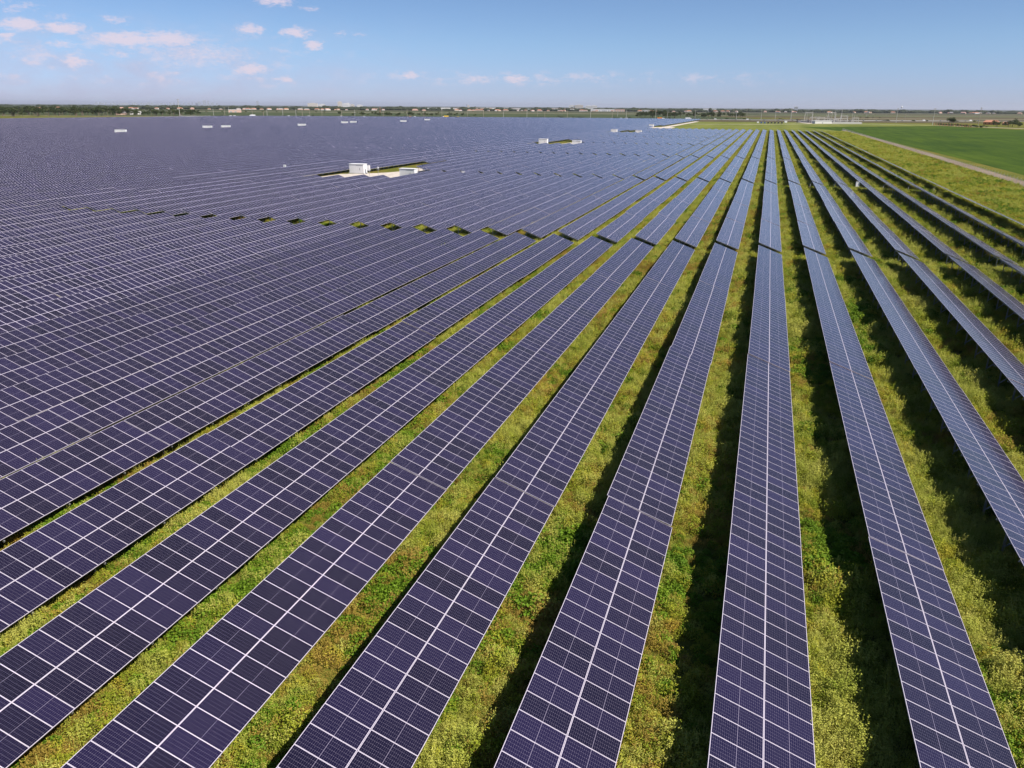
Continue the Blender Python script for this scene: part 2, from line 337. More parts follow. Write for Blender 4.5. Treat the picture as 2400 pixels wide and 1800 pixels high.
# ------------------------------------------------------------------ solar arrays
HC = 1.75; TH = .3486; CT, ST = math.cos(TH), math.sin(TH)
ROWP = 6.8689; X0 = 2.2294; MP = 1.0155; ML = 1.975; HALF = 1.985
SUBL = 30.5
def row_x(k): return X0+k*ROWP
CUTS = {-17: (228.5, 261), -18: (228.5, 268), -19: (224, 310), -20: (222, 303), -21: (222, 259)}
INV_L = [(-499, 521), (-523, 657), (-520, 681), (-494, 778), (-522, 922), (-526, 952), (-497, 1044), (-519, 1178)]
def road_y(x):
    for a, b in zip(ROAD[:-1], ROAD[1:]):
        if a[0] <= x <= b[0]: return a[1]+(b[1]-a[1])*(x-a[0])/(b[0]-a[0])
    return 1700
def left_lim(y):
    return -1112 if y < 923 else -1112+(y-923)*.17
def segments(k):
    x = row_x(k); out = []
    block2 = k < -21
    yend = 884.6 if x > -131 else road_y(x)-38
    segs = [(8.2, 130.2)]; i = 0
    while True:
        a = 133.3+125.8*i; 
        if a > yend-6: break
        if i == 0 and k <= -7: a += 1.3 if k > -18 else 2.2
        segs.append((a, min(a+(125.2 if block2 else 122.4), yend))); i += 1
    cuts = []
    if k in CUTS:
        a, b = CUTS[k]
        for j in range(4):
            if j == 0 or True:
                cuts.append((a+251.6*j, b+251.6*j))
    for ix, iy in INV_L:
        if abs(ix-x) < 5: cuts.append((iy-7, iy+7))
    for si, (a, b) in enumerate(segs):
        if block2 and si == 0: b = 132.8
        pieces = [(a, b)]
        for c, d in cuts:
            nw = []
            for p, q in pieces:
                if d <= p or c >= q: nw.append((p, q)); continue
                if c-p > 2: nw.append((p, c))
                if q-d > 2: nw.append((d, q))
            pieces = nw
        for p, q in pieces:
            if x > left_lim((p+q)/2): out.append((si, p, q))
    return out

def subtables(L):
    """split a run of L metres into tables of 30 modules; returns (y, n modules, dz, dtilt, dx)"""
    n = max(1, int(round((L-.05)/MP-.3))); per = 30; out = []; y = 0
    while n > 0:
        c = min(per, n)
        if n-c < 4: c = n
        out.append((y, c, max(-.065, min(.08, random.gauss(0, .04))), max(-R(.8), min(R(.8), random.gauss(0, R(.4)))), random.gauss(0, .03))); y += c*MP+.015; n -= c
    return out
def pt(s, y, h, sub):
    _, _, dz, dt, dx = sub; c, sn = math.cos(TH+dt), math.sin(TH+dt)
    return (s*c+h*sn+dx, y, HC+dz-s*sn+h*c)

def deck_mesh(subs, name='panel_deck'):
    mb = MB(); mod = 0
    for j, sub in enumerate(subs):
        y0, n = sub[0], sub[1]; y1 = y0+n*MP
        for side in (0, 1):
            s0, s1 = (-HALF, -.006) if side == 0 else (.006, HALF)
            t0, t1 = .0, -.035
            P = lambda s, y, h: pt(s, y, h, sub)
            off = mod+side*500
            mb.quad(P(s0, y0, t0), P(s1, y0, t0), P(s1, y1, t0), P(s0, y1, t0), 0, [(0.0001+side, off), (.9999+side, off), (.9999+side, off+n), (0.0001+side, off+n)])
            mb.quad(P(s0, y0, t1), P(s0, y1, t1), P(s1, y1, t1), P(s1, y0, t1), 2)
            mb.quad(P(s0, y0, t1), P(s1, y0, t1), P(s1, y0, t0), P(s0, y0, t0), 1)
            mb.quad(P(s1, y1, t1), P(s0, y1, t1), P(s0, y1, t0), P(s1, y1, t0), 1)
            mb.quad(P(s0, y1, t1), P(s0, y0, t1), P(s0, y0, t0), P(s0, y1, t0), 1)
            mb.quad(P(s1, y0, t1), P(s1, y1, t1), P(s1, y1, t0), P(s1, y0, t0), 1)
        mod += n
    return mb.mesh(name, [M_CELL, M_ALU, M_BACK])

def bent(mb, y):
    """one steel frame: two driven posts, rafter and brace"""
    for s, wd in ((-1.15, .11), (1.05, .11)):
        zt = HC-s*ST-.27
        mb.beam((s*CT, y, -.3), (s*CT, y, zt), wd, .07)
    mb.beam((-1.85*CT, y+.06, HC+1.85*ST-.275), (1.85*CT, y+.06, HC-1.85*ST-.275), .07, .1)
    mb.beam((-1.15*CT, y-.07, .55), (-.1, y-.07, HC-.25), .06, .06)
def purlins(mb, L):
    for s in (-1.5, -.75, 0, .75, 1.5):  # middle purlin is added to block sunlight through the centre gap
        mb.beam((s*CT-.06*ST, 0, HC-s*ST-.185), (s*CT-.06*ST, L, HC-s*ST-.185), .06, .08)
def frame_mesh(L):
    mb = MB(); purlins(mb, L); n = max(2, int(round(L/4.36))+1)
    for i in range(n): bent(mb, .4+(L-.8)*i/(n-1))
    return mb.mesh('support_frame', [M_STEEL])

# single module, origin at its centre on the sloping plane
def module_faces(mb, cx, cy, sub=None, base=None):
    hx, hy = ML/2-.0005, .5045
    def P(x, y, h):
        return (x, y, h) if sub is None else pt(cx+x, cy+y, h, sub)
    rx, ry = hx-.012, hy-.012
    O = [(-hx, -hy), (hx, -hy), (hx, hy), (-hx, hy)]; I = [(-rx, -ry), (rx, -ry), (rx, ry), (-rx, ry)]
    for i in range(4):
        j = (i+1) % 4
        mb.quad(P(*O[i], .0), P(*O[j], .0), P(*I[j], .0), P(*I[i], .0), 1)
        mb.quad(P(*O[i], -.035), P(*O[j], -.035), P(*O[j], .0), P(*O[i], .0), 1)
    u0 = .012/ML; v0 = .02/MP
    ub = (0, 0) if base is None else base
    mb.quad(*[P(*q, -.002) for q in I], 0, [(ub[0]+u0, ub[1]+v0), (ub[0]+1-u0, ub[1]+v0), (ub[0]+1-u0, ub[1]+1-v0), (ub[0]+u0, ub[1]+1-v0)])
    mb.quad(P(-hx, -hy, -.03), P(-hx, hy, -.03), P(hx, hy, -.03), P(hx, -hy, -.03), 2)
mb = MB(); module_faces(mb, 0, 0); ME_MODULE = mb.mesh('solar_panel', [M_CELL, M_ALU, M_BACK])
mb = MB(); bent(mb, 0); ME_BENT = mb.mesh('support_post', [M_STEEL])

allseg = []
for k in range(7, -161, -1):
    x = row_x(k)
    for si, a, b in segments(k):
        # size in the picture: clip a fine sampling to the frame
        area = 0; N = 12
        for j in range(N):
            p = project(x, a+(b-a)*(j+.5)/N, HC)
            if p and -10 < p[0] < 1034 and -10 < p[1] < 778:
                area += (b-a)/N*4/p[2]**2*max(.02, (CAM_H-HC)/p[2]+(-.35*x/p[2]))
        if area > 0 or (si < 3 and k > -30): allseg.append((area, k, si, a, b))
allseg.sort(reverse=True)
single, rest = allseg[:300], allseg[300:]
single = [s for s in single]
# a row of the farm is named from the upright row whose aisle runs straight up the picture
def array_label(k, si, part):
    if si == 0: where = 'foremost solar array'
    else: where = '%s-rank solar array' % ORD[si+1]
    if k == 0: w = 'in the nearly upright row'
    elif k > 0: w = '%s row right of the nearly upright row' % ordinal(k)
    else: w = '%s row left of the nearly upright row' % ordinal(-k)
    if part: w += ' %s its gap' % part
    return where+', '+w
dcache = {}; fcache = {}
def cached_deck(L, i):
    key = (round(L, 1), i % 5)
    if key not in dcache: dcache[key] = deck_mesh(subtables(L))
    return dcache[key]
def cached_frame(L):
    key = round(L, 1)
    if key not in fcache: fcache[key] = frame_mesh(L)
    return fcache[key]
count = {}
for _, k, si, a, b in allseg: count.setdefault((k, si), []).append(a)
for n, (area, k, si, a, b) in enumerate(single):
    L = b-a; x = row_x(k)
    root = bpy.data.objects.new('solar_array', None); C.objects.link(root); root.location = (x, a, 0); root.empty_display_size = .5
    part = None
    if len(count[(k, si)]) > 1: part = 'before' if a == min(count[(k, si)]) else 'beyond'
    tag(root, array_label(k, si, part), 'solar array', 'solar arrays in parallel rows')
    if si == 0 and -10 <= k <= 5:
        subs = subtables(L); mods = []
        md = 0
        for sub in subs:
            for i in range(sub[1]):
                for side in (0, 1):
                    s = -(HALF+.006)/2 if side == 0 else (HALF+.006)/2
                    cy = sub[0]+(i+.5)*MP
                    p = project(x+s, a+cy, HC)
                    vis = p is not None and -15 < p[0] < 1040 and -15 < p[1] < 785
                    mods.append((not vis, p[2] if p else 1e9, s, cy, sub, (side, md+i+side*500)))
            md += sub[1]
        mods.sort(key=lambda q: (q[0], q[1]))
        for hid, _, s, cy, sub, base in mods[:100]:
            loc = pt(s, cy, 0, sub)
            obj('solar_panel', ME_MODULE, root, loc, (0, TH+sub[3], 0))
        mb = MB()
        for hid, _, s, cy, sub, base in mods[100:]: module_faces(mb, s, cy, sub, base)
        o = obj('solar_panel', mb.mesh('solar_panels', [M_CELL, M_ALU, M_BACK]), root); o['kind'] = 'stuff'
    else:
        obj('panel_deck', cached_deck(L, n), root)
    if k >= 0 and si <= 2:
        mb = MB(); purlins(mb, L); obj('purlin', mb.mesh('purlin', [M_STEEL]), root)
        nb = max(2, int(round(L/4.36))+1)
        for i in range(nb): obj('support_post', ME_BENT, root, (0, .4+(L-.8)*i/(nb-1), 0))
    else:
        obj('support_frame', cached_frame(L), root)
# all the smaller, farther arrays as one mass
V = []; F = []; MI = []; UV = []
for n, (area, k, si, a, b) in enumerate(rest):
    L = b-a; x = row_x(k)
    for sub in subtables(L):
        y0, c = sub[0], sub[1]; y1 = y0+c*MP; off = n*130+y0//1
        for side in (0, 1):
            s0, s1 = (-HALF, -.006) if side == 0 else (.006, HALF)
            q = [pt(s, y, h, sub) for s, y, h in ((s0, y0, 0), (s1, y0, 0), (s1, y1, 0), (s0, y1, 0), (s0, y0, -.04), (s1, y0, -.04), (s1, y1, -.04), (s0, y1, -.04))]
            q = [(p[0]+x, p[1]+a, p[2]) for p in q]; i = len(V); V += q
            F += [(i, i+1, i+2, i+3), (i+4, i+7, i+6, i+5), (i, i+3, i+7, i+4), (i+1, i+5, i+6, i+2), (i, i+4, i+5, i+1), (i+3, i+2, i+6, i+7)]
            MI += [0, 2, 1, 1, 1, 1]
            u0 = (0.0001+side, .9999+side)
            UV += [(u0[0], off), (u0[1], off), (u0[1], off+c), (u0[0], off+c)]+[(0, 0)]*20
    for px in (-1.1, 1.0):
        i = len(V); V += [(x+px-.04, a, 0), (x+px-.04, b, 0), (x+px-.04, b, .2), (x+px-.04, a, .2)]  # lower rail in shade
        F.append((i, i+1, i+2, i+3)); MI.append(3); UV += [(0, 0)]*4
if V:
    me = bpy.data.meshes.new('solar_arrays'); me.from_pydata(V, [], F)
    for q in (M_CELL, M_ALU, M_BACK, M_STEEL): me.materials.append(q)
    me.polygons.foreach_set('material_index', MI)
    l = me.uv_layers.new(name='UVMap'); l.data.foreach_set('uv', np.array(UV, dtype=np.float32).ravel()); me.update()
    o = obj('solar_arrays', me)
    tag(o, 'distant mass of blue solar panel rows stretching to the highway', 'solar arrays', kind='stuff')

# ------------------------------------------------------------------ weeds
def clump_mesh(name, mats, n, rad, hgt, leaf, slim=.5, stalks=0, seed=0):
    rg = random.Random(seed); mb = MB()
    for i in range(n):
        a = rg.random()*6.283; r = rad*math.sqrt(rg.random()); h = hgt*(1-(r/rad)**2*.75)*(.25+.75*rg.random()**.6)
        c = Vector((math.cos(a)*r, math.sin(a)*r, h))
        d = Vector((rg.gauss(0, 1), rg.gauss(0, 1), rg.gauss(.25, .7))).normalized()
        e = d.cross(Vector((rg.gauss(0, 1), rg.gauss(0, 1), rg.gauss(0, 1)))).normalized()
        l = leaf*rg.uniform(.6, 1.35); d = d*l; e = e*l*slim*.5
        mb.quad(tuple(c-d*.5), tuple(c+e), tuple(c+d*.5), tuple(c-e), 0)
    for i in range(stalks):
        a = rg.random()*6.283; r = rad*.6*rg.random(); b = Vector((math.cos(a)*r, math.sin(a)*r, 0))
        tpt = b+Vector((rg.gauss(0, .12), rg.gauss(0, .12), hgt*rg.uniform(1.0, 1.35)))
        mb.quad(tuple(b-Vector((.008, 0, 0))), tuple(b+Vector((.008, 0, 0))), tuple(tpt+Vector((.004, 0, 0))), tuple(tpt-Vector((.004, 0, 0))), 0)
        for q in range(5):
            c = b.lerp(tpt, rg.uniform(.55, 1)); d = Vector((rg.gauss(0, 1), rg.gauss(0, 1), rg.gauss(.4, .5))).normalized()*leaf*1.1
            e = d.cross(Vector((0, .3, 1))).normalized()*leaf*.25
            mb.quad(tuple(c), tuple(c+d*.5+e), tuple(c+d), tuple(c+d*.5-e), 0)
    return mb.mesh(name, mats)
vc = bpy.data.collections.new('weed_clumps')
for i in range(4): vc.objects.link(bpy.data.objects.new('clump_a%d' % i, clump_mesh('clump', [M_WEED], 330, .55, .62, .085, .5, 4, i)))
for i in range(3): vc.objects.link(bpy.data.objects.new('clump_b%d' % i, clump_mesh('clump', [M_WEED2], 380, .6, .72, .066, .45, 9, 10+i)))
for i in range(2): vc.objects.link(bpy.data.objects.new('clump_c%d' % i, clump_mesh('clump', [M_WEED3], 230, .5, .56, .125, .65, 0, 20+i)))
for i in range(2): vc.objects.link(bpy.data.objects.new('clump_d%d' % i, clump_mesh('clump', [M_DRY], 260, .5, .5, .075, .4, 8, 30+i)))
NV = 11
def hashnoise(x, y, s, seed=0):
    """smooth value noise for the density and height of the weeds"""
    x = np.asarray(x)*s; y = np.asarray(y)*s; xi = np.floor(x).astype(int); yi = np.floor(y).astype(int); fx = x-xi; fy = y-yi
    fx = fx*fx*(3-2*fx); fy = fy*fy*(3-2*fy)
    def h(a, b): 
        v = np.sin(a*127.1+b*311.7+seed*74.7)*43758.5453; return v-np.floor(v)
    return (h(xi, yi)*(1-fx)+h(xi+1, yi)*fx)*(1-fy)+(h(xi, yi+1)*(1-fx)+h(xi+1, yi+1)*fx)*fy

def scatter(name, P, scale, idx, label):
    n = len(P); me = bpy.data.meshes.new(name); me.vertices.add(n); me.vertices.foreach_set('co', P.astype(np.float32).ravel())
    at = me.attributes.new('sc', 'FLOAT', 'POINT'); at.data.foreach_set('value', scale.astype(np.float32))
    at = me.attributes.new('ix', 'INT', 'POINT'); at.data.foreach_set('value', idx.astype(np.int32))
    at = me.attributes.new('rz', 'FLOAT', 'POINT'); at.data.foreach_set('value', rng.uniform(0, 6.283, n).astype(np.float32))
    o = obj(name, me)
    ng = bpy.data.node_groups.new(name, 'GeometryNodeTree')
    ng.interface.new_socket('Geometry', in_out='INPUT', socket_type='NodeSocketGeometry')
    ng.interface.new_socket('Geometry', in_out='OUTPUT', socket_type='NodeSocketGeometry')
    N = ng.nodes; gi = N.new('NodeGroupInput'); go = N.new('NodeGroupOutput')
    ci = N.new('GeometryNodeCollectionInfo'); ci.inputs['Collection'].default_value = vc
    ci.inputs['Separate Children'].default_value = True; ci.inputs['Reset Children'].default_value = True
    ip = N.new('GeometryNodeInstanceOnPoints')
    def na(nm, dt):
        a = N.new('GeometryNodeInputNamedAttribute'); a.data_type = dt; a.inputs['Name'].default_value = nm; return a.outputs['Attribute']
    cb = N.new('ShaderNodeCombineXYZ')
    lk = ng.links.new
    lk(gi.outputs[0], ip.inputs['Points']); lk(ci.outputs[0], ip.inputs['Instance']); ip.inputs['Pick Instance'].default_value = True
    lk(na('ix', 'INT'), ip.inputs['Instance Index']); lk(na('rz', 'FLOAT'), cb.inputs[2]); lk(cb.outputs[0], ip.inputs['Rotation'])
    lk(na('sc', 'FLOAT'), ip.inputs['Scale']); lk(ip.outputs[0], go.inputs[0])
    md = o.modifiers.new('scatter', 'NODES'); md.node_group = ng
    tag(o, label, 'weeds', kind='stuff'); return o
def pick_idx(x, y):
    n = len(x); a = hashnoise(x, y, .2, 3)*.8+hashnoise(x, y, .7, 4)*.2+rng.normal(0, .2, n)
    u = rng.random(n); ix = np.where(a > .60, 4+(u*3).astype(int), np.where(a < np.where(x < -1, .42, np.where(x > 53, .30, .22)), 9+(u*2).astype(int), (u*4).astype(int)))
    c = hashnoise(x, y, .17, 9)*.75+hashnoise(x, y, .8, 8)*.25+rng.normal(0, .13, n)
    return np.where(c > .72, 7+(u*2).astype(int), ix)
def in_view(x, y, margin=40):
    px = x*r2.x+y*r2.y+(-CAM_H)*r2.z; pz = x*fw.x+y*fw.y-CAM_H*fw.z; py = x*u2.x+y*u2.y-CAM_H*u2.z
    f = FPX*.42667; X = 512+f*px/np.maximum(pz, .1); Y = 384-f*py/np.maximum(pz, .1)
    return (pz > 1) & (X > -margin) & (X < 1024+margin) & (Y < 768+margin*2.5)
def field_pts(x0, x1, y0, y1, dens):
    n = int((x1-x0)*(y1-y0)*dens); x = rng.uniform(x0, x1, n); y = rng.uniform(y0, y1, n); k = in_view(x, y); return x[k], y[k]
px_, py_, ps_ = [], [], []
for x0, x1, y0, y1, dens, sc in ((-62, 62, 14, 75, 7.5, 1.0), (-90, 84, 75, 140, 4.5, 1.15), (-118, 80, 140, 262, 2.2, 1.5), (-80, 80, 262, 480, .9, 2.0), (-60, 78, 480, 900, .5, 2.8)):
    x, y = field_pts(x0, x1, y0, y1, dens)
    # how far from the row centre: weeds are lower in the shade under the panels
    dx = (x-X0+ROWP/2) % ROWP-ROWP/2; under = (np.abs(dx) < 1.95) & (x < 53)
    dens_n = hashnoise(x, y, .35, 1)*.6+hashnoise(x, y, 1.1, 2)*.4
    mound = hashnoise(x, y, .8, 5)
    s = sc*(.35+.65*dens_n+.8*mound**2)*np.clip(rng.normal(1, .15, len(x)), .5, 1.5)
    s = np.where(under, np.minimum(s*.95, 1.15), np.minimum(s, 1.7 if sc < 1.6 else 9))
    s = np.where((dx > 1.4) & (dx < 2.75) & (x < 53), np.minimum(s, 1.15), s); s = np.where(x > 53, s*.62, s)
    if sc > 1.6: s = np.minimum(s, 1.9)
    keep = (dens_n > .10) & (x < 79) & ~(under & (rng.random(len(x)) < .1))
    px_.append(x[keep]); py_.append(y[keep]); ps_.append(s[keep])
x = np.concatenate(px_); y = np.concatenate(py_); s = np.concatenate(ps_)
print('weed clumps', len(x))
scatter('weeds', np.stack([x, y, np.zeros_like(x)], 1), s, pick_idx(x, y), 'green and yellow weeds growing thickly between the solar rows')

# ------------------------------------------------------------------ inverter pads in the field
def inverter(x, y, rz, w, d, h, label):
    root = bpy.data.objects.new('inverter_cabinet', None); C.objects.link(root); root.location = (x, y, 0); root.rotation_euler = (0, 0, rz)
    tag(root, label, 'inverter', 'white inverter cabinets standing among the solar rows')
    mb = MB(); mb.box(-w/2, w/2, -d/2, d/2, .3, h, 0)
    for i in range(1, 6): mb.box(-w/2+w*i/6-.02, -w/2+w*i/6+.02, -d/2-.03, -d/2+.0, .35, h-.1, 0)
    obj('housing', mb.mesh('housing', [M_WHITE]), root)
    mb = MB(); mb.box(-w/2-.12, w/2+.12, -d/2-.12, d/2+.12, h+.002, h+.14); obj('roof', mb.mesh('roof', [M_WHITE]), root)
    mb = MB(); mb.box(-w/2-.3, w/2+.3, -d/2-.3, d/2+.3, 0, .297); obj('plinth', mb.mesh('plinth', [M_CONC]), root)
    mb = MB()
    for i in range(9): mb.box(-w*.02+i*.28, -w*.02+i*.28+.2, -d/2-.045, -d/2-.032, h-.45, h-.25)
    obj('vent', mb.mesh('vent', [M_GREY]), root)
    mb = MB(); mb.box(w*.2, w*.2+.25, -d/2-.05, -d/2-.032, h*.38, h*.62); obj('control_panel', mb.mesh('control_panel', [M_GREY]), root)
    return root
def cabinet(x, y, w, d, h, label, z=0, leg=True):
    root = bpy.data.objects.new('combiner_box', None); C.objects.link(root); root.location = (x, y, 0); root.rotation_euler = (0, 0, R(12))
    tag(root, label, 'electrical box', 'small white electrical boxes')
    mb = MB(); mb.box(-w/2, w/2, -d/2, d/2, h*.4, h); mb.box(-w/2-.04, w/2+.04, -d/2-.06, d/2+.04, h+.002, h+.06); obj('box', mb.mesh('box', [M_WHITE]), root)
    mb = MB()
    for sx in (-1, 1): mb.beam((sx*w*.4, 0, 0), (sx*w*.4, 0, h*.4-.002), .08)
    obj('stand', mb.mesh('stand', [M_STEEL]), root)
names = ['nearest', 'second', 'third', 'fourth']
for j in range(4):
    oy = 251.6*j
    wl = ['nearest clearing', 'second clearing', 'third clearing', 'farthest clearing'][j]
    inverter(-141.4, 257.4+oy, 0, 5.8, 2.6, 3.3, 'white inverter cabinet at the left end of the %s in the solar field' % wl)
    if j < 3: inverter(-116.2, 246.5+oy, 0, 5.6, 2.6, 3.1, 'white inverter cabinet at the right end of the %s in the solar field' % wl)
    z = .02
    sheet('gravel_pad', [(-149, 213+oy), (-111, 213+oy), (-112, 262+oy), (-123.6, 281+oy), (-130.9, 290+oy), (-131, 272+oy), (-133.1, 265.6+oy), (-136.3, 260.2+oy), (-145.8, 252.7+oy)], z, M_SAND)
cabinet(-136.9, 257, .9, .6, 3.0, 'white electrical box on a stand beside the nearest left inverter cabinet')
cabinet(-166, 248, .8, .6, 2.9, 'lone white box poking above the rows left of the nearest clearing')
cabinet(row_x(4)-2.4, 259.5, 1.0, .5, 2.3, 'white electrical box hanging at the row gap under the fourth right row')
cabinet(row_x(-10), 257.6, .9, .6, 1.6, 'white box sunk in a gap of the second row of gaps')
cabinet(row_x(-15)+.4, 257.2, .9, .6, 1.9, 'small white box in the gap right of the nearest clearing')
LW = ['nearest and lowest', 'left one of the nearer pair', 'right one of the nearer pair', 'single one beyond the nearer pair', 'left one of the farther pair', 'right one of the farther pair', 'second farthest', 'farthest']
for (ix, iy), lw in zip(INV_L, LW):
    inverter(ix, iy, R(22), 8.6, 2.6, 3.9, '%s white cabinet on the far left of the solar field' % lw)
for (ix, iy), nm in zip([(-118, 1262), (-149, 1075)], ['small white cabinet by the gravel path past the field', 'white cabinet at the top edge of the solar field']):
    pass
# weather masts with instruments in the nearest clearing
for i, (mx, my) in enumerate(((-129.3, 243), (-127.5, 246))):
    root = bpy.data.objects.new('weather_mast', None); C.objects.link(root); root.location = (mx, my, 0)
    tag(root, 'thin weather mast on white gravel, %s of the two beside the cabinet' % ('farther' if i == 0 else 'nearer'), 'mast')
    mb = MB(); mb.cyl((0, 0, 0), (0, 0, 3.2+.4*i), .06, .05); obj('pole', mb.mesh('pole', [M_STEEL]), root)
    mb = MB(); mb.box(-.25, .25, -.15, .15, 2.9, 3.4); mb.beam((-.6, 0, 2.6), (.6, 0, 2.6), .06); obj('sensor', mb.mesh('sensor', [M_WHITE]), root)
# cable conduits bending up at the row gaps
for k in (2, 3, 5, 6, 7):
    root = bpy.data.objects.new('cable_conduit', None); C.objects.link(root); root.location = (row_x(k)-2.2, 258.2, 0)
    tag(root, 'bent grey cable conduit at the row gap, %s row right of the upright row' % ordinal(k), 'conduit', 'cable conduits at the second row gap')
    mb = MB(); mb.cyl((0, 0, 0), (0, 0, 1.5), .07, n=6); mb.cyl((0, 0, 1.5), (.5, -.4, 2.1), .07, n=6); mb.cyl((.5, -.4, 2.1), (1.1, -.8, 2.15), .07, n=6)
    obj('pipe', mb.mesh('pipe', [M_POLEC]), root)

# ------------------------------------------------------------------ fence along the dirt track
root = bpy.data.objects.new('chain_link_fence', None); C.objects.link(root); root.location = (79, -60, 0)
tag(root, 'grey chain link fence along the dirt track beside the crop field', 'fence')
def wire_build(t, b):
    uv = t.n('ShaderNodeUVMap'); s = t.n('ShaderNodeSeparateXYZ'); t.t.links.new(uv.outputs[0], s.inputs[0])
    a = t.m('ADD', s.outputs[0], s.outputs[1]); c = t.m('SUBTRACT', s.outputs[0], s.outputs[1])
    l = t.m('MAXIMUM', t.m('LESS_THAN', t.m('FRACT', a), .09), t.m('LESS_THAN', t.m('FRACT', c), .09))
    tr = t.n('ShaderNodeBsdfTransparent'); mx = t.n('ShaderNodeMixShader'); t.put(mx.inputs[0], l)
    t.t.links.new(tr.outputs[0], mx.inputs[1]); t.t.links.new(b.outputs[0], mx.inputs[2])
    t.t.links.new(mx.outputs[0], t.t.nodes['Material Output'].inputs[0])
M_WIRE = mat('chain_link', wire_build, (.5, .5, .5), .5, .3)
mb = MB(); mb.quad((0, 0, .05), (0, 1045, .05), (0, 1045, 2.1), (0, 0, 2.1), 0, [(0, 0), (1045/.07, 0), (1045/.07, 2.05/.07), (0, 2.05/.07)])
obj('wire_mesh', mb.mesh('wire_mesh', [M_WIRE]), root)
mb = MB(); mb.cyl((0, 0, 2.12), (0, 1045, 2.12), .03, n=5); obj('top_rail', mb.mesh('top_rail', [M_STEEL]), root)
mb = MB(); mb.cyl((0, 0, 0), (0, 0, 2.4), .045, n=6); mb.beam((0, 0, 2.4), (.25, 0, 2.7), .04); pm = mb.mesh('post', [M_POLEC])
vis = [i for i in range(0, 1045, 4)]
near = vis[70:170]
for i in near: obj('post', pm, root, (0, i, 0))
mb = MB()
for i in vis:
    if i not in near: mb.cyl((0, i, 0), (0, i, 2.4), .045, n=6)
o = obj('post', mb.mesh('posts', [M_POLEC]), root); o['kind'] = 'stuff'

# ------------------------------------------------------------------ trees
def leaf_crown(mb, rg, c, rad, n, size, mi=0):
    """leaf cards spread through several lobes of uneven size"""
    lobes = [(Vector(c)+Vector((rg.gauss(0, .45)*rad[0], rg.gauss(0, .45)*rad[1], rg.gauss(0, .35)*rad[2])), rg.uniform(.35, .7)) for _ in range(7)]
    for i in range(n):
        lc, lr = rg.choice(lobes); d = Vector((rg.gauss(0, 1), rg.gauss(0, 1), rg.gauss(0, 1))).normalized()*rg.random()**.4
        p = lc+Vector((d.x*rad[0]*lr, d.y*rad[1]*lr, d.z*rad[2]*lr))
        a = Vector((rg.gauss(0, 1), rg.gauss(0, 1), rg.gauss(0, .7))).normalized(); b = a.cross(Vector((rg.gauss(0, 1), rg.gauss(0, 1), rg.gauss(0, 1)))).normalized()
        z = size*rg.uniform(.6, 1.3); a *= z*.5; b *= z*.35
        mb.quad(tuple(p-a), tuple(p+b), tuple(p+a), tuple(p-b), mi)
def leaf_mat(name, lo, hi):
    def f(t, b):
        g = t.n('ShaderNodeNewGeometry'); oi = t.n('ShaderNodeObjectInfo')
        n = t.noise(g.outputs['Position'], .8, 3, .6); v = t.m('ADD', t.m('MULTIPLY', n, .6), t.m('MULTIPLY', oi.outputs['Random'], .5))
        c = t.mix(v, lo, hi); t.put(b.inputs['Base Color'], c)
        tr = t.n('ShaderNodeBsdfTranslucent'); t.put(tr.inputs[0], c); mx = t.n('ShaderNodeMixShader'); mx.inputs[0].default_value = .25
        t.t.links.new(b.outputs[0], mx.inputs[1]); t.t.links.new(tr.outputs[0], mx.inputs[2]); t.t.links.new(mx.outputs[0], t.t.nodes['Material Output'].inputs[0])
    return mat(name, f, rough=.8, spec=.2)
M_LEAF = leaf_mat('tree_leaves', (.028, .046, .014), (.080, .098, .030))
M_PALM = leaf_mat('palm_fronds', (.04, .058, .02), (.10, .11, .046))
tree_proto = []
for q in range(5):
    rg = random.Random(100+q); H = 10.; mb = MB(); leaf_crown(mb, rg, (0, 0, 6.2), (3.6+q*.3, 3.6+q*.2, 3.2), 420, .95)
    cm_ = mb.mesh('crown', [M_LEAF]); mb = MB(); mb.cyl((0, 0, 0), (.1, 0, 4.5), .28, .16, 7)
    for a in range(4): mb.cyl((.1*.8, 0, 3+a*.4), (math.cos(a*1.7)*2.2, math.sin(a*1.7)*2.2, 6+a*.3), .12, .05, 5)
    tree_proto.append((mb.mesh('trunk', [M_BARK]), cm_))
palm_proto = []
for q in range(3):
    rg = random.Random(200+q); mb = MB()
    for i in range(16):
        a = i*2.4+rg.random()*.3; tilt = rg.uniform(-.5, .9); prev = Vector((0, 0, 7.2)); L = 2.6; dirn = Vector((math.cos(a)*math.cos(tilt), math.sin(a)*math.cos(tilt), math.sin(tilt)))
        sd_ = Vector((-math.sin(a), math.cos(a), 0))
        for j in range(4):
            nx = prev+dirn*L/4; w0 = (.15, .45, .5, .35)[j]; w1 = (.45, .5, .35, .05)[j]
            mb.quad(tuple(prev-sd_*w0), tuple(prev+sd_*w0), tuple(nx+sd_*w1), tuple(nx-sd_*w1)); prev = nx; dirn = (dirn+Vector((0, 0, -.38))).normalized()
    fm = mb.mesh('fronds', [M_PALM]); mb = MB(); mb.cyl((0, 0, 0), (.15, .1, 4), .22, .16, 7); mb.cyl((.15, .1, 4), (0, 0, 7.2), .16, .13, 7)
    palm_proto.append((mb.mesh('trunk', [M_BARK]), fm))
def tree(x, y, h, label, group, palm=False, q=0):
    pr = (palm_proto if palm else tree_proto); tm, cm2 = pr[q % len(pr)]; s = h/(8.5 if palm else 10)
    root = bpy.data.objects.new('palm_tree' if palm else 'tree', None); C.objects.link(root); root.location = (x, y, 0); root.rotation_euler = (0, 0, q*1.3); root.scale = (s*(1.3+.15*math.sin(q*3)), s*1.3, s)
    tag(root, label, 'palm' if palm else 'tree', group)
    obj('trunk', tm, root); obj('fronds' if palm else 'crown', cm2, root)
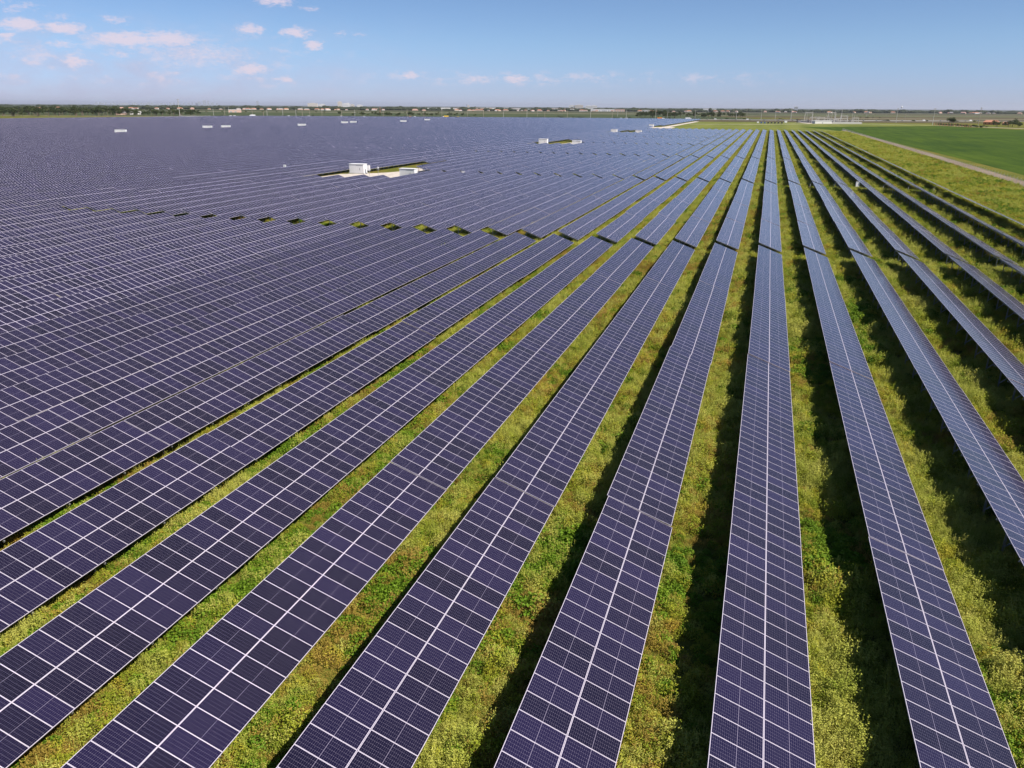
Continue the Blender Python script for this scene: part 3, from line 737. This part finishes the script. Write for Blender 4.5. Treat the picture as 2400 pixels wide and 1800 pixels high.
def bush(x, y, w, h, label, group, q=0):
    s = w/8
    o = obj('bush', tree_proto[q % 5][1], None, (x, y, -h*.33), (0, 0, q)); o.scale = (s, s, h/8.5); tag(o, label, 'bush', group); return o
tn = 0
# grove on the far left
for i in range(230):
    azm = -51.5+12.5*(i/229)**1.25+random.gauss(0, .15); dist = random.uniform(1790, 2250) if azm < -44 else random.uniform(1860, 2200)
    xx, yy = polar(azm, dist); pm_ = random.random() < .3
    if pm_: tree(xx, yy, random.uniform(12, 18), 'palm among the mixed trees of the grove at the left horizon', 'palms in the left grove', True, i)
    else: tree(xx, yy, random.uniform(10, 21)*(1 if azm < -43 else .7), 'leafy tree in the grove at the left horizon', 'leafy trees in the left grove', False, i)
CL = [(-892, 1745, 90, 14, 10, 'in the clump across the highway left of the middle'), (-815, 1760, 110, 10, 9, 'in the clump across the highway by the yellow truck'), (-722, 1770, 70, 8, 9, 'in the small clump across the highway near the picture middle'), (-440, 1720, 90, 4, 5, 'in the sparse scrub across the highway'), (-255, 1900, 75, 16, 17, 'at the left end of the wide dark clump beyond the highway'), (-150, 1960, 110, 20, 14, 'at the right end of the wide dark clump beyond the highway'),
      (330, 1290, 45, 10, 9, 'beside the orange farmhouse near the right edge'), (385, 1380, 60, 8, 10, 'behind the orange farmhouse near the right edge'), (292, 1510, 14, 3, 11, 'left of the farmhouse')]
for ci_, (cx_, cy_, sp, n, h, wh) in enumerate(CL):
    for i in range(n):
        d = FH*random.gauss(0, sp*.25)+RH*random.gauss(0, sp*.5)
        tree(cx_+d.x, cy_+d.y, h*random.uniform(.7, 1.15), 'dark leafy tree '+wh, 'trees '+wh, False, tn); tn += 1
for i, (px2, py2) in enumerate(((188, 1932), (195, 1884), (199, 1890), (216, 1954), (224, 1906))):
    tree(px2, py2, 7.5, 'short palm right of the substation, %s of five from the left' % ORD[i+1], 'palms right of the substation', True, i)
for i in range(16):
    xx, yy = polar(-38.5+i*1.1+random.gauss(0, .2), random.uniform(2050, 2250)); tree(xx, yy, random.uniform(8, 11), 'palm in the loose line beyond the highway left of the middle', 'palms beyond the highway', True, i)
for i in range(46):
    xx, yy = polar(-37+50*i/46+random.gauss(0, .3), random.uniform(1760, 1840)); bush(xx, yy, random.uniform(6, 13), random.uniform(2.5, 4.5), 'low scrub bush on the far verge of the highway', 'scrub along the highway', i)
for i in range(14):
    bush(245+i*2.4+random.gauss(0, 1), 1372-i*11, 8, 4, 'bush in the hedge in front of the farmhouse', 'hedge bushes by the farmhouse', i)

# wooded horizon: one mass
mb = MB(); rg = random.Random(5)
for i in range(5200):
    azm = rg.uniform(-56, 20); d0 = 4500+1100*max(0, (azm+20)/40)+700*max(0, (-azm-30)/25); dist = d0+rg.random()**1.5*4200
    xx, yy = polar(azm, dist); h = rg.uniform(7, 16)*(1+.3*math.sin(azm*1.9)*math.sin(azm*.7+1)+.2*math.sin(azm*7.3)+.1*math.sin(azm*23)); wd = rg.uniform(10, 26)
    n = 7; ring = []; top = (xx+rg.gauss(0, 2), yy, h)
    rr = [[(xx+math.cos(2*math.pi*j/n)*wd*f*rg.uniform(.75, 1.2), yy+math.sin(2*math.pi*j/n)*wd*f*rg.uniform(.75, 1.2), h*z) for j in range(n)] for f, z in ((.75, 0), (1, .45), (.65, .85))]
    for a_, b_ in ((0, 1), (1, 2)):
        for j in range(n): mb.quad(rr[a_][j], rr[a_][(j+1) % n], rr[b_][(j+1) % n], rr[b_][j])
    for j in range(n): mb.tri(rr[2][j], rr[2][(j+1) % n], top)
o = obj('woodland', mb.mesh('woodland', [leaf_mat('far_woodland', (.022, .035, .016), (.052, .062, .028))])); tag(o, 'dark far-off wooded strip along the whole horizon', 'woodland', kind='stuff')

# ------------------------------------------------------------------ far houses, sheds, towers
def house_mesh(w, d, h, rh, wall, roof):
    mb = MB(); mb.box(-w/2, w/2, -d/2, d/2, 0, h, 0)
    e = .6; a = [(-w/2-e, -d/2-e, h+.003), (w/2+e, -d/2-e, h+.003), (w/2+e, d/2+e, h+.003), (-w/2-e, d/2+e, h+.003)]; r0 = (-w/2+d*.35, 0, h+rh); r1 = (w/2-d*.35, 0, h+rh)
    mb.quad(a[0], a[1], r1, r0, 1); mb.quad(a[2], a[3], r0, r1, 1); mb.tri(a[1], a[2], r1, 1); mb.tri(a[3], a[0], r0, 1)
    for i in range(3): mb.box(-w*.35+i*w*.3, -w*.35+i*w*.3+1.6, -d/2-.04, -d/2+.02, 1, 2.3, 2)
    return mb.mesh('house', [wall, roof, M_GLASSD])
HM = [house_mesh(20, 12, 5, 3.5, M_WALLS[i % 3], M_ROOF[i % 4 if i % 4 != 3 else 0]) for i in range(6)]
side_word = lambda a: 'far left' if a < -38 else 'left' if a < -26 else 'middle' if a < -12 else 'right' if a < 4 else 'far right'
for i in range(120):
    azm = random.uniform(-51, 15); d0 = 4480+1000*max(0, (azm+20)/40)+700*max(0, (-azm-30)/25); xx, yy = polar(azm, d0-random.uniform(20, 260))
    o = obj('house', HM[i % 6], None, (xx, yy, 0), (0, 0, R(-azm)+random.gauss(0, .3))); s = random.uniform(.6, 1.1); o.scale = (s*random.uniform(.8, 1.6), s, s)
    wr = ['terracotta roofed cream', 'pink roofed white', 'grey roofed peach', 'terracotta roofed cream', 'terracotta roofed white', 'pink roofed peach'][i % 6]
    tag(o, '%s house before the woods, %s part of the horizon' % (wr, side_word(azm)), 'house', '%s houses along the horizon, %s' % (wr.split()[0], side_word(azm)))
def shed(x, y, azm, w, d, h, label, roofi=3, walli=1):
    root = bpy.data.objects.new('warehouse', None); C.objects.link(root); root.location = (x, y, 0); root.rotation_euler = (0, 0, R(-azm))
    tag(root, label, 'warehouse', 'pale warehouses along the horizon')
    mb = MB(); mb.box(-w/2, w/2, -d/2, d/2, 0, h); obj('wall', mb.mesh('wall', [M_WALLS[walli]]), root)
    mb = MB(); mb.box(-w/2-.5, w/2+.5, -d/2-.5, d/2+.5, h+.01, h+.9); obj('roof', mb.mesh('roof', [M_ROOF[roofi]]), root)
    mb = MB()
    for i in range(int(w//14)): mb.box(-w/2+5+i*14, -w/2+11+i*14, -d/2-.2, -d/2-.02, 0, h*.55)
    obj('door', mb.mesh('door', [M_GREY]), root)
def azpx(px): return -17.67+math.degrees(math.atan((px-1200)/FPX*1.0/ math.cos(R(20)))) if False else math.degrees(math.atan2((rt*((px-1200)/FPX)+fw*1.0+up*(math.tan(R(20)))).x, (rt*((px-1200)/FPX)+fw+up*math.tan(R(20))).y))
# pixel column -> azimuth only, distance and size are chosen as real values
for i, (px, w_, h_, dd) in enumerate(((875, 30, 9, 5200), (1015, 90, 12, 5600), (1040, 60, 14, 5700), (1068, 50, 12, 5500), (1125, 130, 14, 5900), (1160, 160, 15, 6000), (1205, 60, 13, 5700), (1232, 50, 10, 5500), (1290, 70, 14, 5600), (1318, 120, 13, 5400), (1400, 90, 12, 5200), (1425, 80, 12, 5200), (1448, 60, 12, 5200), (1510, 40, 9, 5000), (1660, 80, 20, 6000), (1825, 90, 16, 6200), (545, 40, 8, 3200), (2225, 40, 14, 6400))):
    azm = azpx(px); x_, y_ = polar(azm, dd*.88)
    shed(x_, y_, azm, w_, 40, h_, 'long pale flat-roofed warehouse, %s from the left of those on the horizon' % ordinal([545, 875, 1015, 1040, 1068, 1125, 1160, 1205, 1232, 1290, 1318, 1400, 1425, 1448, 1510, 1660, 1825, 2225].index(px)+1), 3 if i % 3 else 1, 1 if i % 4 else 2)
def tower(x, y, azm, w, d, h, wall, label, group):
    root = bpy.data.objects.new('tower_block', None); C.objects.link(root); root.location = (x, y, 0); root.rotation_euler = (0, 0, R(-azm)); tag(root, label, 'tower block', group)
    mb = MB(); mb.box(-w/2, w/2, -d/2, d/2, 0, h); mb.box(-w*.2, w*.2, -d*.2, d*.2, h+.01, h*1.06); obj('wall', mb.mesh('wall', [wall]), root)
    mb = MB(); n = max(3, int(h//8))
    for i in range(n): mb.box(-w*.46, w*.46, -d/2-.4, -d/2-.05, (i+.35)*h/n, (i+.75)*h/n)
    obj('window_band', mb.mesh('window_band', [M_GREY]), root)
for i, (px, w_, h_, dd) in enumerate(((729, 150, 55, 13000), (737, 60, 45, 13000), (751, 90, 42, 13000), (793, 70, 78, 13000), (806, 90, 55, 13200), (812, 60, 60, 13200), (822, 60, 42, 13000), (839, 90, 34, 12800), (1337, 60, 38, 7800), (1353, 80, 40, 7800), (1376, 60, 34, 7600), (1388, 60, 36, 7600), (1094, 16, 30, 6400), (1862, 26, 34, 6200))):
    azm = azpx(px); x_, y_ = polar(azm, dd); g = 'in the white group left of the middle' if px < 900 else ('among the sheds at mid horizon' if px < 1500 else 'standing alone right of the tall pole')
    tower(x_, y_, azm, w_, w_*.6, h_, M_WALLS[1 if i % 3 else 0], 'pale tower %s, %s horizon block from the left' % (g, ordinal(sorted([729, 737, 751, 793, 806, 812, 822, 839, 1094, 1337, 1353, 1376, 1388, 1862]).index(px)+1)), 'pale blocks on the horizon')
M_SKYL = worn('haze_tinted_facade', (.30, .34, .42), .1, .01, .6)  # blue of the distant haze is put into the facade colour
for i in range(44):
    px = 225+i*7.2+random.gauss(0, 2) if i < 40 else (220, 285, 600, 1090)[i-40]
    azm = azpx(px); x_, y_ = polar(azm, 26000+random.uniform(-800, 800)); h_ = random.uniform(40, 85) if px < 440 else random.uniform(60, 150)
    tower(x_, y_, azm, random.uniform(35, 80), 50, h_, M_SKYL, 'hazy skyscraper in the faint city skyline above the left horizon', 'hazy city skyline')
# water tower
root = bpy.data.objects.new('water_tower', None); C.objects.link(root); xx, yy = polar(azpx(2109), 6800); root.location = (xx, yy, 0); tag(root, 'white spherical water tower above the right horizon', 'water tower')
mb = MB(); n = 12
for i in range(n):
    for j in range(8):
        def sp(a, b): return (math.cos(a)*math.cos(b)*7, math.sin(a)*math.cos(b)*7, 36+math.sin(b)*6)
        a0, a1 = 2*math.pi*i/n, 2*math.pi*(i+1)/n; b0, b1 = -math.pi/2+math.pi*j/8, -math.pi/2+math.pi*(j+1)/8
        mb.quad(sp(a0, b0), sp(a1, b0), sp(a1, b1), sp(a0, b1))
obj('tank', mb.mesh('tank', [M_WHITE]), root); mb = MB(); mb.cyl((0, 0, 0), (0, 0, 30.2), 3, 1.6, 10); obj('column', mb.mesh('column', [M_WHITE]), root)
# farmhouse, sheds near
def farm(x, y, rz, w, d, h, wall, roof, label, nm='farmhouse'):
    root = bpy.data.objects.new(nm, None); C.objects.link(root); root.location = (x, y, 0); root.rotation_euler = (0, 0, rz); tag(root, label, 'house')
    mb = MB(); mb.box(-w/2, w/2, -d/2, d/2, 0, h); obj('wall', mb.mesh('wall', [wall]), root)
    mb = MB(); e = .8; a = [(-w/2-e, -d/2-e, h+.01), (w/2+e, -d/2-e, h+.01), (w/2+e, d/2+e, h+.01), (-w/2-e, d/2+e, h+.01)]; r0 = (-w/2+d*.3, 0, h+d*.28); r1 = (w/2-d*.3, 0, h+d*.28)
    mb.quad(a[0], a[1], r1, r0); mb.quad(a[2], a[3], r0, r1); mb.tri(a[1], a[2], r1); mb.tri(a[3], a[0], r0); mb.quad(a[3], a[2], a[1], a[0]); obj('roof', mb.mesh('roof', [roof]), root)
    wm = MB(); wm.box(-.8, .8, -.05, 0, -.7, .7); wm = wm.mesh('window', [M_GLASSD])
    for i in range(4): obj('window', wm, root, (-w*.36+i*w*.24, -d/2-.01, h*.55))
farm(338, 1468, R(-12), 22, 11, 4.2, worn('orange_wall', (.55, .25, .10), .1, .3, .8), M_ROOF[0], 'orange walled farmhouse with terracotta roof near the right edge')
farm(352, 1440, R(-12), 10, 8, 3.2, worn('ochre_wall', (.50, .33, .12), .1, .3, .8), M_ROOF[0], 'small ochre outbuilding right of the orange farmhouse', 'outbuilding')
farm(-1453, 1527, R(45), 24, 13, 4.2, M_WALLS[2], M_ROOF[2], 'pink-grey roofed house at the right end of the left grove')
farm(-1470, 1590, R(45), 26, 10, 5, M_WALLS[1], M_ROOF[3], 'white shed beside the house at the left grove', 'shed')
# orange posts of the hedge fence
for i in range(14):
    t_ = i/13; o = MB(); o.box(-.4, .4, -.4, .4, 0, 3.2); o.box(-.55, .55, -.55, .55, 3.21, 3.5)
    q = obj('fence_pillar', o.mesh('fence_pillar', [M_ROOF[0]]), None, (239.5+23.4*t_, 1372-128*t_, 0)); tag(q, 'orange masonry pillar in the hedge before the farmhouse', 'pillar', 'orange hedge pillars')

# ------------------------------------------------------------------ poles
POLES = [(37.5, 1683, 24, 1), (211.5, 1565, 25, 0), (237.7, 1377, 25, 0), (273.8, 1256, 26, 0), (129, 1676, 22, 1), (279, 2700, 23, 0), (289, 2010, 14, 0), (8.2, 1693, 19, 0), (-1217, 1555, 15, 0), (-1200, 1573, 18, 0), (-1425, 1886, 19, 0), (-1097, 1533, 18, 0), (-1930, 2068, 15, 0), (-1476, 1610, 17, 0), (-2590, 2364, 14, 0), (-2583, 2382, 16, 0), (-2927, 2798, 21, 0), (-3040, 3396, 24, 0),
 (-1080, 1550, 10, 0), (-1021, 1478, 15, 0), (-997, 1500, 15, 0), (-977, 1519, 15, 0), (-967, 1528, 20, 0), (-955, 1539, 16, 0), (-936, 1557, 12, 0), (-885, 1552, 14, 0), (-860, 1565, 15, 0), (-802, 1585, 14, 0), (-752, 1600, 16, 0), (-718, 1612, 14, 0), (-680, 1622, 16, 0), (-628, 1640, 16, 0), (-595, 1652, 16, 0), (-556, 1672, 13, 0), (-504, 1677, 17, 0), (-563, 1966, 16, 0), (-467, 1688, 14, 0), (-419, 1697, 16, 0), (-369, 1702, 15, 0), (-323, 1708, 16, 0), (-389, 2133, 15, 0), (-298, 1737, 17, 0), (-233, 1722, 21, 0), (-218, 1803, 15, 0), (-153, 1742, 19, 0), (-113, 1754, 16, 0), (-101, 2343, 20, 0), (-69, 1753, 19, 0), (-55, 1981, 22, 0), (-20, 1807, 21, 0)]
def pole_mesh(h, mt, wdt=.5):
    mb = MB(); mb.cyl((0, 0, 0), (0, 0, h), wdt, wdt*.6, 8); return mb.mesh('pole', [mt])
def arm_mesh(h):
    mb = MB(); mb.beam((-2, 0, h-1.2), (2, 0, h-1.2), .25); mb.beam((-1.6, 0, h-2.6), (1.6, 0, h-2.6), .2)
    for s_ in (-1.8, 0, 1.8): mb.cyl((s_, 0, h-1.07), (s_, 0, h-.5), .1, .08, 6)
    return mb.mesh('cross_arm', [M_WOOD])
pcache = {}
POLES_S = sorted(range(len(POLES)), key=lambda i: math.atan2(POLES[i][0], POLES[i][1]))
rank = {i: n+1 for n, i in enumerate(POLES_S)}
for i, (x_, y_, h, c) in enumerate(POLES):
    key = (h, c)
    if key not in pcache: pcache[key] = (pole_mesh(h, M_POLEC if c or h % 2 else M_WOOD, .42 if c == 0 else .6), arm_mesh(h))
    root = bpy.data.objects.new('utility_pole', None); C.objects.link(root); root.location = (x_, y_, 0); root.rotation_euler = (0, 0, .3)
    tall = 'tall' if h > 20 else 'short' if h < 14 else 'slim'
    tag(root, '%s utility pole near the highway, %s pole counted from the left edge' % (tall, ordinal(rank[i])), 'utility pole', 'utility poles along the highway')
    obj('pole', pcache[key][0], root); obj('cross_arm', pcache[key][1], root)
# tall floodlight mast
root = bpy.data.objects.new('floodlight_mast', None); C.objects.link(root); root.location = (-1180, 1400, 0); tag(root, 'tall pale floodlight mast standing by the highway at the left', 'light mast')
obj('pole', pole_mesh(33, M_POLEC, .55), root); mb = MB(); mb.cyl((0, 0, 32.6), (0, 0, 33.6), 2.2, 2.4, 12); mb.cyl((0, 0, 28.6), (0, 0, 31), .9, .9, 8); obj('lamp_ring', mb.mesh('lamp_ring', [M_CONC]), root)
root = bpy.data.objects.new('lattice_mast', None); C.objects.link(root); root.location = (-1335, 2616, 0); tag(root, 'rusty orange mast in the fields left of the middle', 'mast')
mb = MB()
for a, b in ((-1, -1), (1, -1), (1, 1), (-1, 1)): mb.beam((a*1.2, b*1.2, 0), (a*.7, b*.7, 20), .3)
for i in range(6): mb.beam((-1.1, -1.1, i*3.3), (1.1, -1.1, i*3.3+3.3), .25); mb.beam((1.1, -1.1, i*3.3), (-1.1, -1.1, i*3.3+3.3), .25)
obj('frame', mb.mesh('frame', [M_ROOF[0]]), root)

# ------------------------------------------------------------------ vehicles on the highway
def paint(name, c): return mat(name, None, c, .3, 0, .5)
PA = {'white': paint('white_car_paint', (.8, .8, .8)), 'grey': paint('grey_car_paint', (.35, .36, .38)), 'black': paint('black_car_paint', (.03, .03, .035)), 'red': paint('red_car_paint', (.5, .03, .02)), 'blue': paint('blue_car_paint', (.03, .10, .35)), 'yellow': paint('yellow_truck_paint', (.75, .48, .02)), 'orange': paint('orange_truck_paint', (.7, .25, .03))}
def wheels(mb, xs, hw, r, mi):
    for x_ in xs:
        for s_ in (-1, 1): mb.cyl((x_, s_*(hw-.25), r), (x_, s_*hw, r), r, r, 10, mi)
def veh(kind, col):
    body, wh = MB(), MB()
    if kind == 'car':
        L, W_ = 4.6, 1.8
        prof = [(-2.3, .4), (-2.3, .9), (-1.9, 1.0), (-1.3, 1.45), (.5, 1.48), (1.2, 1.0), (2.2, .85), (2.3, .4)]
        for (a, za), (b, zb) in zip(prof[:-1], prof[1:]):
            mi = 1 if (za, zb) in ((1.0, 1.45), (1.48, 1.0)) else 0
            body.quad((a, -.9, za), (a, .9, za), (b, .9, zb), (b, -.9, zb), mi)
        for s_ in (-.9, .9):
            n = len(body.v); body.v += [(a, s_, z) for a, z in prof]; body.f.append(tuple(range(n, n+8))); body.mi.append(0); body.uv += [(0, 0)]*8
            body.quad((-1.5, s_*1.01, 1.0), (1.0, s_*1.01, 1.0), (.45, s_*1.01, 1.38), (-1.15, s_*1.01, 1.38), 1)
        wheels(wh, (-1.45, 1.45), .92, .34, 0)
    elif kind == 'truck':
        body.box(-6.5, 3.0, -1.3, 1.3, 1.1, 4.0, 0); body.box(3.2, 5.4, -1.2, 1.2, .7, 2.9, 2); body.box(5.41, 5.45, -1.1, 1.1, 1.7, 2.6, 1); wheels(wh, (-5, -3.8, 2.0, 4.5), 1.3, .52, 0)
    else:
        body.box(-2.8, 1.7, -1, 1, .5, 2.4, 0); body.box(1.72, 2.9, -1, 1, .5, 1.3, 0)
        body.quad((1.73, -.95, 2.3), (2.6, -.95, 1.32), (2.6, .95, 1.32), (1.73, .95, 2.3), 1); wheels(wh, (-1.8, 1.9), 1.02, .38, 0)
    return body.mesh('body', [PA[col], M_GLASSD, PA['white']]), wh.mesh('wheels', [M_TYRE])
vcache = {}
def vehicle(px, col, kind, side, extra=''):
    azm = azpx(px); dx, dy = math.sin(R(azm)), math.cos(R(azm))
    for a, b in zip(ROAD[:-1], ROAD[1:]):
        ax, ay = a; bx, by = b; den = dx*(by-ay)-dy*(bx-ax)
        t_ = (ay*dx-ax*dy)/-den if den else -1
        # point a+t(b-a) lies on the ray
        if 0 <= t_ <= 1 and (ax+t_*(bx-ax))*dx+(ay+t_*(by-ay))*dy > 0:
            ang = math.atan2(by-ay, bx-ax); n_ = Vector((-math.sin(ang), math.cos(ang)))*side
            key = (kind, col)
            if key not in vcache: vcache[key] = veh(kind, col)
            root = bpy.data.objects.new({'car': 'car', 'truck': 'truck', 'van': 'van'}[kind], None); C.objects.link(root)
            root.location = (ax+t_*(bx-ax)+n_.x, ay+t_*(by-ay)+n_.y, .16); root.rotation_euler = (0, 0, ang if side < 0 else ang+math.pi)
            obj('body', vcache[key][0], root); obj('wheels', vcache[key][1], root); return root
VEH = [(441, 'white', 'car'), (478, 'white', 'car'), (497, 'white', 'car'), (527, 'grey', 'car'), (536, 'white', 'van'), (545, 'white', 'van'), (583, 'white', 'truck'), (629, 'white', 'car'), (651, 'grey', 'car'), (669, 'white', 'van'), (684, 'black', 'car'), (719, 'white', 'van'), (746, 'white', 'car'), (767, 'white', 'car'), (796, 'white', 'van'), (818, 'black', 'car'), (850, 'white', 'van'), (856, 'grey', 'car'), (871, 'red', 'car'), (913, 'red', 'car'), (943, 'black', 'car'), (953, 'white', 'car'), (958, 'orange', 'van'), (969, 'white', 'van'), (977, 'white', 'car'), (997, 'blue', 'car'), (1009, 'white', 'car'), (1039, 'yellow', 'truck'), (1070, 'yellow', 'van'), (1368, 'black', 'car'), (1452, 'grey', 'van'), (1467, 'white', 'van'), (1546, 'orange', 'truck'), (1553, 'white', 'van'), (1612, 'white', 'truck'), (1675, 'white', 'van'), (1695, 'white', 'car'), (1750, 'white', 'van'), (2162, 'white', 'van'), (2280, 'white', 'van')]
cc_ = {}
for i, (px, col, kind) in enumerate(VEH):
    o = vehicle(px, col, kind, -6 if i % 3 else 6)
    if o:
        cc_[(col, kind)] = cc_.get((col, kind), 0)+1; tot = sum(1 for v in VEH if v[1:] == (col, kind)); n_ = cc_[(col, kind)]
        lab = '%s %s driving along the highway behind the solar field' % (col, {'truck': 'box truck'}.get(kind, kind))
        if tot > 1: lab += ', %s from the left' % ordinal(n_)
        tag(o, lab, kind, 'traffic on the highway')
# parked cars under the sheds before the substation
for i in range(7):
    key = ('van', 'blue' if i < 2 else 'black')
    if key not in vcache: vcache[key] = veh(*key)
    root = bpy.data.objects.new('van', None); C.objects.link(root); root.location = (-14+i*5.2, 1344+i*1.6, .06); root.rotation_euler = (0, 0, R(100))
    obj('body', vcache[key][0], root); obj('wheels', vcache[key][1], root); tag(root, 'dark parked van on the grass, %s from the left of its line' % ORD[i+1], 'van', 'dark vans parked in line')
cabinet(-19, 1340, 3, 2, 3, 'white tank at the left end of the parked vans'); cabinet(23, 1352, 4, 3, 4.5, 'cream hut at the right end of the parked vans')

# ------------------------------------------------------------------ substation
sx_, sy_ = 66, 1392
root = bpy.data.objects.new('control_building', None); C.objects.link(root); root.location = (80, 1402, 0); root.rotation_euler = (0, 0, R(22)); tag(root, 'low white control building in front of the substation', 'building')
mb = MB(); mb.box(-14, 14, -5, 5, 0, 4.2); obj('wall', mb.mesh('wall', [M_WALLS[1]]), root); mb = MB(); mb.box(-14.4, 14.4, -5.4, 5.4, 4.21, 4.6); obj('roof', mb.mesh('roof', [M_ROOF[3]]), root)
mb = MB(); mb.box(-2, -.6, -5.1, -5.01, 0, 2.3); obj('door', mb.mesh('door', [M_GREY]), root)
root = bpy.data.objects.new('perimeter_wall', None); C.objects.link(root); root.location = (96, 1404, 0); root.rotation_euler = (0, 0, R(24)); tag(root, 'white precast wall enclosing the substation yard', 'wall')
mb = MB(); mb.box(0, 50, 0, .4, 0, 2.6); mb.box(-2, -1.6, 0, 120, 0, 2.6); mb.box(50.4, 50.8, 0, 120, 0, 2.6); obj('panel', mb.mesh('panel', [M_CONC]), root)
sheet('substation_yard', [(58, 1392), (140, 1425), (125, 1530), (40, 1500)], .07, M_SAND)
def gantry(x, y, rz, w, h, label, n=2):
    root = bpy.data.objects.new('substation_gantry', None); C.objects.link(root); root.location = (x, y, 0); root.rotation_euler = (0, 0, rz); tag(root, label, 'gantry', 'steel gantries of the substation')
    lm = MB()
    for a, b in ((-.5, -.5), (.5, -.5), (.5, .5), (-.5, .5)): lm.beam((a, b, 0), (a*.7, b*.7, h), .16)
    for i in range(int(h//2)): lm.beam((-.5, -.5, i*2), (.5, -.5, i*2+2), .1); lm.beam((.5, .5, i*2), (-.5, .5, i*2+2), .1)
    lm = lm.mesh('column', [M_POLEC])
    for s_ in (-w/2, w/2): obj('column', lm, root, (s_, 0, 0))
    mb = MB(); mb.box(-w/2, w/2, -.3, .3, h-1.1, h-.8); mb.box(-w/2, w/2, -.3, .3, h-.1, h+.2)
    for i in range(int(w//1.5)): mb.beam((-w/2+i*1.5, 0, h-.8), (-w/2+i*1.5+1.5, 0, h-.1), .12)
    obj('beam', mb.mesh('beam', [M_POLEC]), root)
    mb = MB()
    for s_ in (-w*.3, 0, w*.3): mb.cyl((s_, 0, h-3.2), (s_, 0, h-1.1), .2, .2, 6)
    obj('insulator', mb.mesh('insulator', [M_GREY]), root)
for i, (x, y, w_, h, wh) in enumerate(((62, 1490, 13, 17, 'left tall'), (100, 1500, 13, 17, 'middle tall'), (84, 1450, 22, 8, 'low front left'), (112, 1460, 22, 8, 'low front right'), (78, 1520, 26, 9, 'low rear left'), (118, 1475, 12, 12, 'right end'), (136, 1470, 10, 9, 'farthest right'), (100, 1435, 14, 7, 'lowest front'))):
    gantry(x, y, R(18), w_, h, '%s pale steel gantry of the substation' % wh)
for i, (x, y) in enumerate(((46, 1463), (64, 1470))):
    root = bpy.data.objects.new('transformer', None); C.objects.link(root); root.location = (x, y, 0); root.rotation_euler = (0, 0, R(20)); tag(root, 'dark brown transformer, %s one, left of the substation' % ('left' if i == 0 else 'right'), 'transformer')
    mb = MB(); mb.box(-3, 3, -2, 2, .4, 4.5); obj('tank', mb.mesh('tank', [worn('transformer_brown%d' % i, (.14, .10, .09), .1, 1, .6)]), root)
    mb = MB()
    for j in range(6): mb.box(-2.6+j, -2.2+j, -2.6, -2.05, .8, 4)
    obj('radiator', mb.mesh('radiator', [M_GREY]), root); mb = MB()
    for j in range(3): mb.cyl((-1.5+j*1.5, 0, 4.52), (-1.5+j*1.5, 0, 6), .22, .12, 6)
    obj('bushing', mb.mesh('bushing', [M_ROOF[0]]), root)
for i in range(22):
    x, y = 58+random.uniform(0, 82), 1425+random.uniform(0, 75); h = random.choice((6, 7, 9, 12, 15, 19))
    root = bpy.data.objects.new('lightning_mast' if h > 10 else 'bus_support', None); C.objects.link(root); root.location = (x, y, 0)
    tag(root, ('slender pale lightning mast in the substation yard' if h > 10 else 'short pale busbar support in the substation yard'), 'mast' if h > 10 else 'busbar support', 'slender lightning masts of the substation' if h > 10 else 'short busbar supports of the substation')
    mb = MB(); mb.cyl((0, 0, 0), (0, 0, h), .28, .16, 7); obj('pole', mb.mesh('pole', [M_POLEC]), root)
    mb = MB(); mb.cyl((0, 0, h+.01), (0, 0, h+1.2), .22, .1, 6)
    if h < 10: mb.beam((-2, 0, h+1.3), (2, 0, h+1.3), .2)
    obj('tip', mb.mesh('tip', [M_GREY]), root)

# ------------------------------------------------------------------ haze
def haze_build(ma):
    t = ma.node_tree; t.nodes.clear(); o = t.nodes.new('ShaderNodeOutputMaterial'); v = t.nodes.new('ShaderNodeVolumePrincipled')
    v.inputs['Color'].default_value = (.84, .88, 1, 1); v.inputs['Density'].default_value = 2.1e-5; v.inputs['Anisotropy'].default_value = .2
    t.links.new(v.outputs[0], o.inputs['Volume'])
ma = bpy.data.materials.new('haze'); ma.use_nodes = True; haze_build(ma)
mb = MB(); mb.box(-61000, 61000, -3100, 61000, -1, 175)
HZ = obj('haze', mb.mesh('haze', [ma])); HZ['kind'] = 'stuff'; HZ['label'] = 'thin pale blue haze over the far land'; HZ['category'] = 'haze'
print('objects', len(bpy.data.objects))
